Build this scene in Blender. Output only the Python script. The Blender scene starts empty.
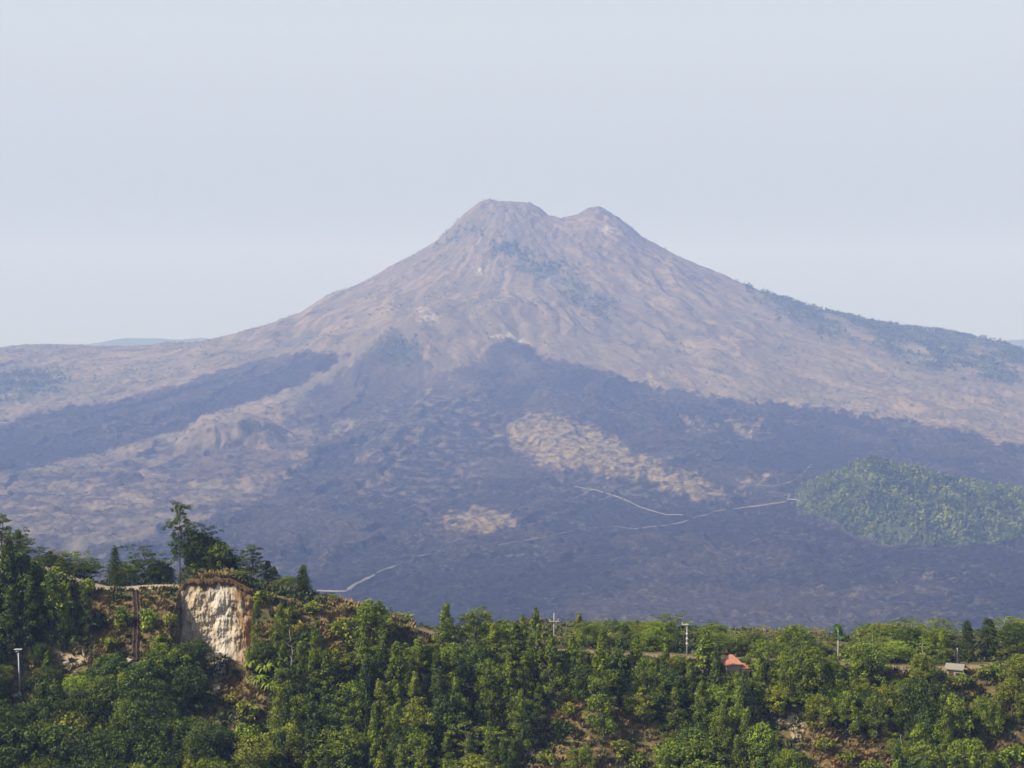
import bpy, math, random
import numpy as np
from mathutils import Vector

# ---------------------------------------------------------------- camera, world, sun, exposure
scene = bpy.context.scene
COL = scene.collection
F, CX, HZ = 1800.0, 512.0, 305.0            # focal length in pixels, centre column, horizon row
cam_d = bpy.data.cameras.new('camera')
cam_d.sensor_width = 36.0
cam_d.lens = 36.0 * F / 1024.0
cam_d.shift_y = -(384.0 - HZ) / 1024.0
cam_d.clip_start, cam_d.clip_end = 0.5, 40000.0
cam = bpy.data.objects.new('camera', cam_d)
cam.rotation_euler = (math.pi / 2, 0, 0)
COL.objects.link(cam)
scene.camera = cam

SUN_EL, SUN_AZ = math.radians(42), math.radians(240)      # azimuth clockwise from +Y: behind and to the left
world = bpy.data.worlds.new('World')
scene.world = world
world.use_nodes = True
wn, wl = world.node_tree.nodes, world.node_tree.links
wn.clear()
sky = wn.new('ShaderNodeTexSky')
sky.sky_type = 'NISHITA'
sky.sun_disc = False
sky.sun_elevation = SUN_EL
sky.sun_rotation = SUN_AZ
sky.altitude = 1400
sky.air_density = 1.0
sky.dust_density = 6.0
sky.ozone_density = 2.5
bg = wn.new('ShaderNodeBackground')
bg.inputs['Strength'].default_value = 0.12
wo = wn.new('ShaderNodeOutputWorld')
# pale dusty air low over the horizon, clearer overhead
wtc = wn.new('ShaderNodeTexCoord')
wsep = wn.new('ShaderNodeSeparateXYZ')
wl.new(wtc.outputs['Generated'], wsep.inputs[0])
wmr = wn.new('ShaderNodeMapRange')
wmr.interpolation_type = 'SMOOTHSTEP'
for k_, v_ in (('From Min', 0.12), ('From Max', 0.6), ('To Min', 0.95), ('To Max', 0.05)):
    wmr.inputs[k_].default_value = v_
wl.new(wsep.outputs['Z'], wmr.inputs['Value'])
wmx = wn.new('ShaderNodeMix')
wmx.data_type = 'RGBA'
wl.new(wmr.outputs[0], wmx.inputs[0])
wl.new(sky.outputs[0], wmx.inputs[6])
wlow = wn.new('ShaderNodeMapRange')
for k_, v_ in (('From Min', 0.0), ('From Max', 0.15), ('To Min', 0.0), ('To Max', 1.0)):
    wlow.inputs[k_].default_value = v_
wl.new(wsep.outputs['Z'], wlow.inputs['Value'])
wpale = wn.new('ShaderNodeMix')
wpale.data_type = 'RGBA'
wl.new(wlow.outputs[0], wpale.inputs[0])
wpale.inputs[6].default_value = (3.2, 3.45, 4.35, 1)
wpale.inputs[7].default_value = (4.4, 4.75, 5.3, 1)
wl.new(wpale.outputs[2], wmx.inputs[7])
wl.new(wmx.outputs[2], bg.inputs['Color'])
wl.new(bg.outputs[0], wo.inputs['Surface'])

sun_d = bpy.data.lights.new('sun', 'SUN')
sun_d.energy = 4.6
sun_d.angle = math.radians(0.6)
sun_d.color = (1.0, 0.93, 0.82)
sun = bpy.data.objects.new('sun', sun_d)
sd = Vector((math.sin(SUN_AZ) * math.cos(SUN_EL), math.cos(SUN_AZ) * math.cos(SUN_EL), math.sin(SUN_EL)))
sun.rotation_euler = sd.to_track_quat('Z', 'Y').to_euler()
sun.location = sd * 500
COL.objects.link(sun)

scene.view_settings.view_transform = 'Standard'
scene.view_settings.look = 'None'
scene.view_settings.gamma = 1.0
scene.view_settings.exposure = 0.35
scene.cycles.max_bounces = 6
scene.cycles.diffuse_bounces = 3
scene.cycles.transparent_max_bounces = 4
scene.cycles.volume_bounces = 1
scene.cycles.use_denoising = True

HAZE_DENSITY = 1.75e-4
HAZE_COLOR = (0.34, 0.485, 1.0)

# ---------------------------------------------------------------- noise and small helpers
rng = np.random.default_rng(7)
random.seed(7)


def _hash(ix, iy, seed):
    h = (ix.astype(np.int64) * 374761393 + iy.astype(np.int64) * 668265263 + seed * 974711) & 0xffffffff
    h = ((h ^ (h >> 13)) * 1274126177) & 0xffffffff
    h = h ^ (h >> 16)
    return (h & 0xffff) / 65535.0 * 2 * np.pi


def perlin(x, y, seed=0):
    x, y = np.broadcast_arrays(np.asarray(x, float), np.asarray(y, float))
    ix, iy = np.floor(x).astype(np.int64), np.floor(y).astype(np.int64)
    fx, fy = x - ix, y - iy
    u, v = fx * fx * fx * (fx * (fx * 6 - 15) + 10), fy * fy * fy * (fy * (fy * 6 - 15) + 10)

    def g(dx, dy):
        a = _hash(ix + dx, iy + dy, seed)
        return np.cos(a) * (fx - dx) + np.sin(a) * (fy - dy)
    a = g(0, 0) * (1 - u) + g(1, 0) * u
    b = g(0, 1) * (1 - u) + g(1, 1) * u
    return (a * (1 - v) + b * v) * 1.5


def fbm(x, y, octs=4, seed=0, gain=0.5):
    s, a = 0.0, 1.0
    for o in range(octs):
        s = s + a * perlin(x * 2 ** o, y * 2 ** o, seed + o * 17)
        a *= gain
    return s


def smooth(t):
    t = np.clip(t, 0, 1)
    return t * t * (3 - 2 * t)


def inside(px, py, poly):
    r = np.zeros(np.shape(px), bool)
    n = len(poly)
    for i in range(n):
        x0, y0 = poly[i]
        x1, y1 = poly[(i + 1) % n]
        if y0 == y1:
            continue
        c = ((y0 > py) != (y1 > py)) & (px < (x1 - x0) * (py - y0) / (y1 - y0) + x0)
        r ^= c
    return r


def np_mesh(name, verts, faces, attrs=None, smooth_shade=False):
    """verts (n,3), faces (m,k) numpy -> mesh; attrs: dict name -> per-vertex float array"""
    verts = np.asarray(verts, np.float32)
    faces = np.asarray(faces, np.int32)
    me = bpy.data.meshes.new(name)
    me.vertices.add(len(verts))
    me.vertices.foreach_set('co', verts.ravel())
    m, k = faces.shape
    me.loops.add(m * k)
    me.loops.foreach_set('vertex_index', faces.ravel())
    me.polygons.add(m)
    me.polygons.foreach_set('loop_start', np.arange(0, m * k, k, dtype=np.int32))
    me.polygons.foreach_set('loop_total', np.full(m, k, np.int32))
    if smooth_shade:
        me.polygons.foreach_set('use_smooth', np.ones(m, bool))
    for an, av in (attrs or {}).items():
        a = me.attributes.new(an, 'FLOAT', 'POINT')
        a.data.foreach_set('value', np.asarray(av, np.float32).ravel())
    me.update(calc_edges=True)
    me.validate()
    return me


def grid_faces(rows, cols):
    i = np.arange(rows * cols).reshape(rows, cols)
    return np.stack([i[:-1, :-1], i[:-1, 1:], i[1:, 1:], i[1:, :-1]], -1).reshape(-1, 4)


def link(name, me, mat=None, parent=None, loc=(0, 0, 0)):
    o = bpy.data.objects.new(name, me)
    COL.objects.link(o)
    if mat is not None and me is not None and not me.materials:
        me.materials.append(mat)
    o.location = loc
    if parent:
        o.parent = parent
    return o


def tag(o, label, cat, group=None):
    o['label'], o['category'] = label, cat
    if group:
        o['group'] = group
    return o


def thing(name, label, cat, loc, rz=0.0, group=None):
    o = bpy.data.objects.new(name, None)
    o.empty_display_size = 0.5
    COL.objects.link(o)
    o.location, o.rotation_euler = loc, (0, 0, rz)
    return tag(o, label, cat, group)


def box_geo(cx, cy, cz, sx, sy, sz, taper=1.0):
    v = []
    for dz, t in ((-1, 1.0), (1, taper)):
        for dx, dy in ((-1, -1), (1, -1), (1, 1), (-1, 1)):
            v.append((cx + dx * sx / 2 * t, cy + dy * sy / 2 * t, cz + dz * sz / 2))
    f = [(0, 3, 2, 1), (4, 5, 6, 7), (0, 1, 5, 4), (1, 2, 6, 5), (2, 3, 7, 6), (3, 0, 4, 7)]
    return v, f


def poly_mesh(name, pieces, smooth_shade=False):
    vs, fs = [], []
    for v, f in pieces:
        b = len(vs)
        vs += [tuple(p) for p in v]
        fs += [tuple(i + b for i in q) for q in f]
    me = bpy.data.meshes.new(name)
    me.from_pydata(vs, [], fs)
    if smooth_shade:
        me.polygons.foreach_set('use_smooth', [True] * len(fs))
    me.update()
    return me


def tube_geo(pts, rads, n=7):
    """tapered tube along a polyline"""
    pts = [Vector(p) for p in pts]
    v, f = [], []
    for i, p in enumerate(pts):
        d = (pts[min(i + 1, len(pts) - 1)] - pts[max(i - 1, 0)]).normalized()
        a = d.cross(Vector((0.31, 0.95, 0.05))).normalized()
        b = d.cross(a)
        for k in range(n):
            t = 2 * math.pi * k / n
            v.append(p + (a * math.cos(t) + b * math.sin(t)) * rads[i])
    for i in range(len(pts) - 1):
        for k in range(n):
            k2 = (k + 1) % n
            f.append((i * n + k, i * n + k2, (i + 1) * n + k2, (i + 1) * n + k))
    f.append(tuple(range(n))[::-1])
    f.append(tuple(range((len(pts) - 1) * n, len(pts) * n)))
    return v, f


# ---------------------------------------------------------------- materials
class NT:
    def __init__(self, name):
        self.m = bpy.data.materials.new(name)
        self.m.use_nodes = True
        self.n, self.l = self.m.node_tree.nodes, self.m.node_tree.links
        self.bsdf = self.n['Principled BSDF']
        self.bsdf.inputs['Roughness'].default_value = 0.9
        self.bsdf.inputs['Specular IOR Level'].default_value = 0.2

    def node(self, t, **kw):
        x = self.n.new(t)
        for k, v in kw.items():
            setattr(x, k, v)
        return x

    def attr(self, name):
        return self.node('ShaderNodeAttribute', attribute_name=name).outputs['Fac']

    def coord(self, scale=(1, 1, 1), space='Object'):
        c = self.node('ShaderNodeTexCoord')
        mp = self.node('ShaderNodeMapping')
        mp.inputs['Scale'].default_value = scale
        self.l.new(c.outputs[space], mp.inputs['Vector'])
        return mp.outputs[0]

    def noise(self, scale, detail=4, rough=0.55, vec=None, dist=0.0):
        x = self.node('ShaderNodeTexNoise')
        x.inputs['Scale'].default_value = scale
        x.inputs['Detail'].default_value = detail
        x.inputs['Roughness'].default_value = rough
        x.inputs['Distortion'].default_value = dist
        self.l.new(vec if vec is not None else self.coord(), x.inputs['Vector'])
        return x.outputs['Fac']

    def ramp(self, fac, a, b, lo=0.0, hi=1.0):
        x = self.node('ShaderNodeMapRange', interpolation_type='SMOOTHSTEP')
        self.l.new(fac, x.inputs['Value'])
        for k, v in (('From Min', a), ('From Max', b), ('To Min', lo), ('To Max', hi)):
            x.inputs[k].default_value = v
        return x.outputs[0]

    def math(self, op, a, b):
        x = self.node('ShaderNodeMath', operation=op)
        for i, v in enumerate((a, b)):
            if isinstance(v, (int, float)):
                x.inputs[i].default_value = v
            else:
                self.l.new(v, x.inputs[i])
        return x.outputs[0]

    def mix(self, fac, a, b, mode='MIX'):
        x = self.node('ShaderNodeMix', data_type='RGBA', blend_type=mode)
        for i, v in ((0, fac), (6, a), (7, b)):
            if isinstance(v, (int, float)):
                x.inputs[i].default_value = v
            elif isinstance(v, tuple):
                x.inputs[i].default_value = (*v, 1.0) if len(v) == 3 else v
            else:
                self.l.new(v, x.inputs[i])
        return x.outputs[2]

    def color(self, c):
        self.l.new(c, self.bsdf.inputs['Base Color'])

    def bump(self, h, strength, dist):
        x = self.node('ShaderNodeBump')
        x.inputs['Strength'].default_value = strength
        x.inputs['Distance'].default_value = dist
        self.l.new(h, x.inputs['Height'])
        self.l.new(x.outputs[0], self.bsdf.inputs['Normal'])


def simple_mat(name, c, var=0.25, scale=3.0, rough=0.8):
    t = NT(name)
    t.bsdf.inputs['Roughness'].default_value = rough
    n = t.noise(scale, 5, 0.6)
    t.color(t.mix(n, tuple(x * (1 - var) for x in c), tuple(min(1, x * (1 + var)) for x in c)))
    return t.m


def leaf_mat(name):
    t = NT(name)
    oi = t.node('ShaderNodeObjectInfo')
    v = t.attr('tint')
    dark = t.mix(1.0, oi.outputs['Color'], (0.46, 0.54, 0.5), 'MULTIPLY')
    lite = t.mix(1.0, oi.outputs['Color'], (1.95, 1.78, 0.85), 'MULTIPLY')
    c = t.mix(v, dark, lite)
    warm = t.mix(1.0, c, (1.15, 1.03, 0.8), 'MULTIPLY')
    c = t.mix(t.math('MULTIPLY', oi.outputs['Random'], 0.3), c, warm)
    t.color(c)
    t.bsdf.inputs['Roughness'].default_value = 0.55
    t.bsdf.inputs['Specular IOR Level'].default_value = 0.25
    tr = t.node('ShaderNodeBsdfTranslucent')
    t.l.new(t.mix(1.0, c, (1.3, 1.25, 0.5), 'MULTIPLY'), tr.inputs['Color'])
    ms = t.node('ShaderNodeMixShader')
    ms.inputs[0].default_value = 0.10
    t.l.new(t.bsdf.outputs[0], ms.inputs[1])
    t.l.new(tr.outputs[0], ms.inputs[2])
    out = [x for x in t.n if x.type == 'OUTPUT_MATERIAL'][0]
    t.l.new(ms.outputs[0], out.inputs['Surface'])
    return t.m


LEAF = leaf_mat('leaf')
BARK = simple_mat('bark', (0.10, 0.08, 0.06), 0.4, 2.0)
PALE_BARK = simple_mat('pale_bark', (0.42, 0.38, 0.31), 0.3, 2.0)
CONCRETE = simple_mat('concrete', (0.50, 0.49, 0.46), 0.2, 1.5)
WHITE_POST = simple_mat('whitewashed_concrete', (0.38, 0.37, 0.35), 0.2, 1.5)
GREY_METAL = simple_mat('grey_metal', (0.42, 0.45, 0.47), 0.15, 2.0, 0.5)
DARK_GLASS = simple_mat('dark_glass', (0.03, 0.035, 0.045), 0.2, 2.0, 0.25)
ORANGE_TILE = simple_mat('orange_roof_tile', (0.50, 0.225, 0.14), 0.35, 4.0)
GREY_SHEET = simple_mat('weathered_roof_sheet', (0.25, 0.225, 0.18), 0.35, 3.0)
PLASTER = simple_mat('cream_plaster', (0.36, 0.30, 0.22), 0.3, 1.2)
WOOD = simple_mat('brown_wood', (0.12, 0.07, 0.045), 0.35, 5.0)
DARK_SOIL = simple_mat('dark_drain_bed', (0.02, 0.015, 0.012), 0.4, 2.0)
BRICK = simple_mat('reddish_drain_wall', (0.085, 0.045, 0.035), 0.5, 3.0)
ROCK = simple_mat('pale_rock', (0.46, 0.41, 0.33), 0.25, 2.0)
RED_SHEET = simple_mat('red_roof_sheet', (0.42, 0.10, 0.08), 0.2, 1.0)
WHITE_WALL = simple_mat('white_wall', (0.75, 0.74, 0.71), 0.1, 1.0)


# ---------------------------------------------------------------- near ridge: height field
YC = 262.0                                              # distance of the ridge crest
CREST = [(-900, 545), (-100, 548), (0, 566), (45, 574), (80, 587), (100, 592), (178, 590), (188, 579), (230, 578),
         (250, 588), (300, 599), (350, 611), (400, 627), (430, 637), (480, 647), (560, 655), (700, 662), (850, 668),
         (890, 671), (960, 673), (1024, 668), (1124, 660), (1900, 665)]
CR_X = np.array([(p - CX) / F * YC for p, _ in CREST])
CR_Z = np.array([(HZ - y) / F * YC for _, y in CREST])
CLIFF_A, CLIFF_B = (182 - CX) / F * YC, (255 - CX) / F * YC


def crest_z(x):
    return np.interp(x, CR_X, CR_Z)


def cliff_mask(x):
    return smooth((x - CLIFF_A) / 0.7 + 0.5) * smooth((CLIFF_B - x) / 1.6 + 0.5)


FRONT_D = [0, 0.6, 2.5, 12, 30, 60, 110, 400]
FRONT_H = [0, 0.05, 1.5, 10.2, 25.5, 46, 66, 90]
CLIFF_D = [0, 0.5, 1.0, 4.0, 14, 30, 60, 110, 400]
CLIFF_H = [0, 0.2, 10.4, 11.0, 14.5, 26.0, 46, 66, 90]


def ground(x, y):
    x, y = np.broadcast_arrays(np.asarray(x, float), np.asarray(y, float))
    zc = crest_z(x)
    d = YC - y
    wob = fbm(x / 17.0, y / 30.0, 3, 5) * 2.2 * smooth((d - 2) / 14)
    dd = np.maximum(d, 0)
    a = np.interp(dd, FRONT_D, FRONT_H)
    c = np.interp(dd, CLIFF_D, CLIFF_H)
    m = cliff_mask(x)
    front = zc - (a * (1 - m) + np.maximum(c, a) * m) + wob
    front = front - 1.8 * np.exp(-((x + 42.5 + 0.02 * d) / 2.2) ** 2) * smooth((d - 11) / 6)      # gully under the cliff
    b = np.maximum(-d, 0)
    wid = np.interp(x, [(430 - CX) / F * YC, (540 - CX) / F * YC], [6.3, 36.0])
    bb = np.maximum(b - wid, 0)
    back = zc - 0.05 * np.maximum(np.minimum(b, wid) - 6, 0) - np.interp(bb, [0, 6, 400, 560, 3000], [0, 2, 262, 292, 305])
    back = np.maximum(back, -343.0)
    z = np.where(d >= 0, front, back)
    z = z + fbm(x / 3.1, y / 3.1, 3, 11) * 0.22 * smooth((np.abs(d + 3.5) - 3.2) / 3)
    near = np.where(y < 1.5, -1.7, -1.7 - 0.78 * (y - 1.5))
    near = np.where(y < -5, -1.7 + 0.05 * (y + 5), near)
    return np.where(y < 150, np.maximum(z, near), z)


def gz(x, y):
    return float(ground(np.array(x), np.array(y)))


def proj(x, y, z):
    return CX + F * x / y, HZ - F * z / y


def on_slope(px, py):
    """point of the near face of the ridge seen at a pixel"""
    ys = np.linspace(150, YC, 900)
    xs = (px - CX) / F * ys
    zs = ground(xs, ys)
    pyy = HZ - F * zs / ys
    i = int(np.argmin(np.abs(pyy - py)))
    return xs[i], ys[i], zs[i]


# bare or grassy openings on the ridge face (as seen in the photograph)
CLEAR = {
    'path': [(92, 596), (133, 598), (183, 590), (184, 640), (156, 650), (136, 662), (112, 640), (98, 625)],
    'cliff': [(181, 574), (254, 584), (254, 646), (242, 655), (200, 652), (184, 620)],
    'gully': [(203, 652), (242, 655), (262, 690), (262, 740), (240, 768), (230, 745), (206, 690)],
    'cut': [(262, 588), (350, 600), (440, 628), (440, 640), (400, 640), (350, 630), (290, 622), (264, 612)],
    'mid': [(560, 702), (590, 698), (606, 715), (660, 728), (640, 775), (515, 775), (520, 752), (540, 738)],
    'right': [(768, 706), (803, 716), (850, 738), (885, 748), (872, 775), (778, 775), (790, 745)],
    'corner': [(998, 738), (1030, 718), (1030, 775), (984, 775)],
    'hut': [(958, 680), (988, 686), (996, 712), (970, 700)],
    'stones': [(56, 652), (84, 645), (92, 662), (66, 672)],
}
KEEP = {     # things that must stay in sight
    'lamp': [(12, 642), (29, 642), (29, 694), (12, 694)],
    'roof': [(722, 650), (748, 650), (748, 669), (722, 669)],
    'hut': [(942, 660), (970, 660), (970, 682), (942, 682)],
    'wall': [(872, 667), (912, 667), (912, 675), (872, 675)],
    'road': [(92, 584), (186, 582), (186, 596), (92, 598)],
    'roadgap': [(417, 628), (434, 630), (434, 640), (417, 638)],
    'cross': [(547, 608), (561, 608), (561, 640), (547, 640)],
    'tee': [(680, 620), (692, 620), (692, 652), (680, 652)],
    'cypress': [(957, 616), (977, 616), (977, 664), (957, 664)], 'cypress2': [(976, 614), (999, 614), (999, 664), (976, 664)],
    'slender': [(832, 622), (845, 622), (845, 668), (832, 668)],
}

# mesh: fine where the camera sees the ridge, coarse elsewhere
gx = np.concatenate([np.linspace(-1500, -100, 40)[:-1], np.arange(-100, 100.01, 0.42), np.linspace(100, 1500, 40)[1:]])
gy = np.concatenate([np.linspace(-60, 0, 12)[:-1], np.linspace(0, 190, 60)[:-1], np.arange(190, 262, 0.42),
                     np.arange(262, 262.6, 0.2), np.arange(262.6, 310, 0.5), np.linspace(310, 900, 60)])
GX, GY = np.meshgrid(gx, gy)
GZ = ground(GX, GY)
PX, PY = proj(GX, np.maximum(GY, 1), GZ)
wx = PX + fbm(GX / 3, GY / 3, 3, 3) * 7
wy = PY + fbm(GX / 3, GY / 3, 3, 4) * 7
front_mask = (GY > 190) & (GY < 263)
bare = np.zeros(GX.shape)
pale = np.zeros(GX.shape)
for k in ('path', 'cut', 'mid', 'right', 'corner', 'hut', 'cliff'):
    bare[front_mask & inside(wx, wy, CLEAR[k])] = 1.0
bare[front_mask & inside(wx, wy, CLEAR['gully'])] = 0.6
for poly in ([(213, 655), (222, 652), (226, 668), (220, 692), (214, 690), (217, 672)], CLEAR['stones'],
             [(198, 640), (242, 644), (240, 656), (202, 654)], [(415, 628), (436, 630), (436, 640), (415, 638)],
             [(520, 752), (545, 738), (548, 750), (525, 775)], [(778, 722), (802, 712), (806, 735), (812, 760), (800, 760), (794, 730)]):
    pale[front_mask & inside(wx, wy, poly)] = 1.0

tg = NT('ridge_ground')
nb = tg.noise(0.9, 6, 0.65)
ns = tg.noise(0.16, 4, 0.6)
soil = tg.mix(tg.ramp(nb, .3, .7), (0.085, 0.06, 0.026), (0.27, 0.18, 0.075))
gold = tg.mix(tg.noise(1.7, 4, 0.6), (0.10, 0.085, 0.03), (0.27, 0.19, 0.075))
gras = tg.mix(nb, (0.03, 0.04, 0.014), (0.10, 0.10, 0.032))
c = tg.mix(tg.ramp(ns, 0.42, 0.62), gras, gold)
c = tg.mix(tg.math('MULTIPLY', tg.attr('bare'), tg.ramp(tg.noise(0.5, 5, 0.6), 0.3, 0.55, 0.25, 1.0)), c, soil)
c = tg.mix(tg.math('MULTIPLY', tg.attr('pale'), tg.ramp(nb, 0.36, 0.54)), c, (0.42, 0.33, 0.22))
tg.color(c)
tg.bump(nb, 0.8, 0.35)
ridge_me = np_mesh('ridge_ground', np.stack([GX, GY, GZ], -1).reshape(-1, 3), grid_faces(*GX.shape),
                   {'bare': bare, 'pale': pale}, True)
ridge = link('ground', ridge_me, tg.m)
ridge['kind'] = 'structure'

# dirt road along the crest
rs = np.concatenate([np.arange(-100, (186 - CX) / F * YC, 0.5)])
prof = np.linspace(0, 1, 7)
RX, RT = np.meshgrid(rs, prof)
RY = YC + 0.9 + RT * 4.2 + fbm(RX / 6, RX * 0 + 0.5, 2, 8) * 0.5
RZ = ground(RX, RY) + 0.05 + 0.05 * np.sin(RT * np.pi)
tr = NT('dirt_road')
nr = tr.noise(1.2, 6, 0.6)
tr.color(tr.mix(nr, (0.26, 0.20, 0.13), (0.52, 0.43, 0.31)))
tr.bump(nr, 0.5, 0.1)
road = link('road', np_mesh('road', np.stack([RX, RY, RZ], -1).reshape(-1, 3), grid_faces(*RX.shape), None, True), tr.m)
road['kind'] = 'structure'
rs = np.arange((414 - CX) / F * YC, 100, 0.5)
RX, RT = np.meshgrid(rs, prof)
RY = YC + 1.6 + RT * 2.6 + fbm(RX / 6, RX * 0 + 0.5, 2, 9) * 0.5
RZ = ground(RX, RY) + 0.05 + 0.05 * np.sin(RT * np.pi)
tr2 = NT('grassy_earth_road')
tr2.color(tr2.mix(tr2.noise(1.0, 6, 0.65), (0.12, 0.095, 0.05), (0.34, 0.27, 0.18)))
road2 = link('road', np_mesh('road_far', np.stack([RX, RY, RZ], -1).reshape(-1, 3), grid_faces(*RX.shape), None, True), tr2.m)
road2['kind'] = 'structure'

# landslide cliff: a fluted, nearly upright face
cu = np.arange(CLIFF_A - 0.9, CLIFF_B + 0.9, 0.075)
cv = np.linspace(0, 1, 120)
CU, CV = np.meshgrid(cu, cv)
hgt = 11.3
flute = np.abs(perlin(CU / 0.62 + perlin(CU / 2, CV * 2, 31) * 0.6, CV * 1.3, 21)) ** 0.8 * (0.18 + 0.22 * smooth((CU - CLIFF_A - 6) / 3))
flute += np.abs(perlin(CU / 0.27, CV * 2.6, 22)) * 0.13
flute += fbm(CU / 2.6, CV * 3.2, 5, 23, 0.6) * 0.7
lip = np.where(CV < 0.10, -0.35 * np.sin(CV / 0.10 * np.pi), 0)
edge_w = smooth((CU - cu[0]) / 1.2) * smooth((cu[-1] - CU) / 1.8)
toe = 1.7 * CV ** 1.6 + 1.2 * smooth((CV - 0.82) / 0.18) ** 2
CYY = YC - 0.75 - toe - flute * (0.35 + 0.65 * np.sin(np.pi * np.clip(CV, 0, 1))) + lip * 0 - np.where(CV < 0.09, 0.35, 0) * smooth((0.09 - CV) / 0.04)
CYY = CYY + (1 - edge_w) * 1.0
CZZ = crest_z(CU) + 0.35 * fbm(CU / 1.2, CU * 0, 2, 24) * (1 - CV) + 0.15 - CV * hgt - fbm(CU / 1.5, CV * 2, 2, 25) * 0.25 * CV
top = np.stack([CU[0], np.full(CU.shape[1], YC + 0.6), crest_z(CU[0]) - 0.1], -1)[None]
CP = np.concatenate([top, np.stack([CU, CYY, CZZ], -1)], 0)
cap = np.concatenate([np.ones((1, CU.shape[1])), smooth((0.13 + 0.10 * fbm(CU / 1.1, CU * 0, 3, 27) - CV) / 0.03)], 0)
pxs = CX + F * CP[..., 0] / YC
lean = np.concatenate([CV[:1], CV], 0)
brown = smooth((pxs + fbm(CP[..., 0] / 1.4, CP[..., 2] / 2.5, 3, 28) * 12 - (236 + 5 * lean)) / 6)
brown *= 1 - 0.5 * smooth((lean - 0.55) / 0.3)
white = np.exp(-((pxs - 219 - 6 * lean + fbm(CP[..., 0] / 0.9, CP[..., 2] / 3, 3, 29) * 7) / 11) ** 2)
tc = NT('cliff_face')
vc = tc.coord((2.6, 2.6, 0.35))
n1 = tc.noise(1.0, 6, 0.65, vc)
n2 = tc.noise(3.0, 5, 0.6)
cream = tc.mix(tc.ramp(n1, 0.35, 0.68), (0.33, 0.26, 0.17), (0.49, 0.405, 0.285))
c = tc.mix(tc.math('MULTIPLY', tc.attr('white'), tc.ramp(n1, 0.28, 0.6, 0.35, 1.0)), cream, (0.56, 0.50, 0.405))
c = tc.mix(tc.attr('brown'), c, tc.mix(n1, (0.16, 0.09, 0.045), (0.36, 0.225, 0.115)))
c = tc.mix(tc.attr('cap'), c, tc.mix(n2, (0.05, 0.03, 0.018), (0.20, 0.12, 0.05)))
tc.color(c)
tc.bump(n2, 0.6, 0.12)
cliff = link('cliff', np_mesh('cliff', CP.reshape(-1, 3), grid_faces(*CP.shape[:2]), {'cap': cap, 'brown': brown, 'white': white}, True), tc.m)
cliff['kind'] = 'structure'
cliff['label'] = 'pale fluted landslide cliff under a brown grassy lip'

# ---------------------------------------------------------------- the volcano and the lava plain
Y0 = 5200.0
XS = (510 - CX) / F * Y0
K = Y0 / F
LEFT = [(510, 200), (490, 200), (480, 203), (465, 214), (440, 240), (400, 262), (365, 283), (330, 297), (300, 317), (250, 332), (200, 342),
        (150, 347.5), (0, 349), (-400, 352), (-1500, 360)]
RIGHT = [(510, 200), (530, 202), (540, 209), (549, 217), (565, 218.5), (578, 215), (589, 208), (599, 207), (612, 214), (640, 234),
         (670, 253), (700, 268), (760, 292), (820, 312), (860, 321), (900, 330), (950, 337), (985, 343), (1010, 353), (1040, 361), (1100, 369), (1400, 378), (2200, 380)]
L_R = np.array([(510 - p) * K for p, _ in LEFT]); L_Z = np.array([(HZ - y) * K for _, y in LEFT])
R_R = np.array([(p - 510) * K for p, _ in RIGHT]); R_Z = np.array([(HZ - y) * K for _, y in RIGHT])
F_R = np.array([0, 30, 220, 480, 800, 1200, 1700, 2200, 2900, 9000])
F_Z = np.array([303, 296, 152, 13, -110, -211, -282, -322, -327, -327])


def bumpf(x, y, cx, cy, r, h, p=1.0):
    q = np.hypot(x - cx, y - cy) / r
    return h * np.clip(1 - q, 0, 1) ** p


def at(px, y):
    return (px - CX) / F * y


HILL = [(at(872, 2800), 2800, 215, 1.0), ]


def hill_z(x, y):
    """the wooded hill on the lava plain"""
    cx, cy = at(872, 2760), 2760.0
    u = (x - cx)
    ru = np.where(u < 0, 106.0, 350.0)
    q = np.hypot(u / ru, (y - cy) / 330.0)
    return 77.0 * np.clip(1 - q, 0, 1) ** 1.0 * (1 - 0.12 * np.sin(np.clip(u / 120, -2, 3)))


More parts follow.
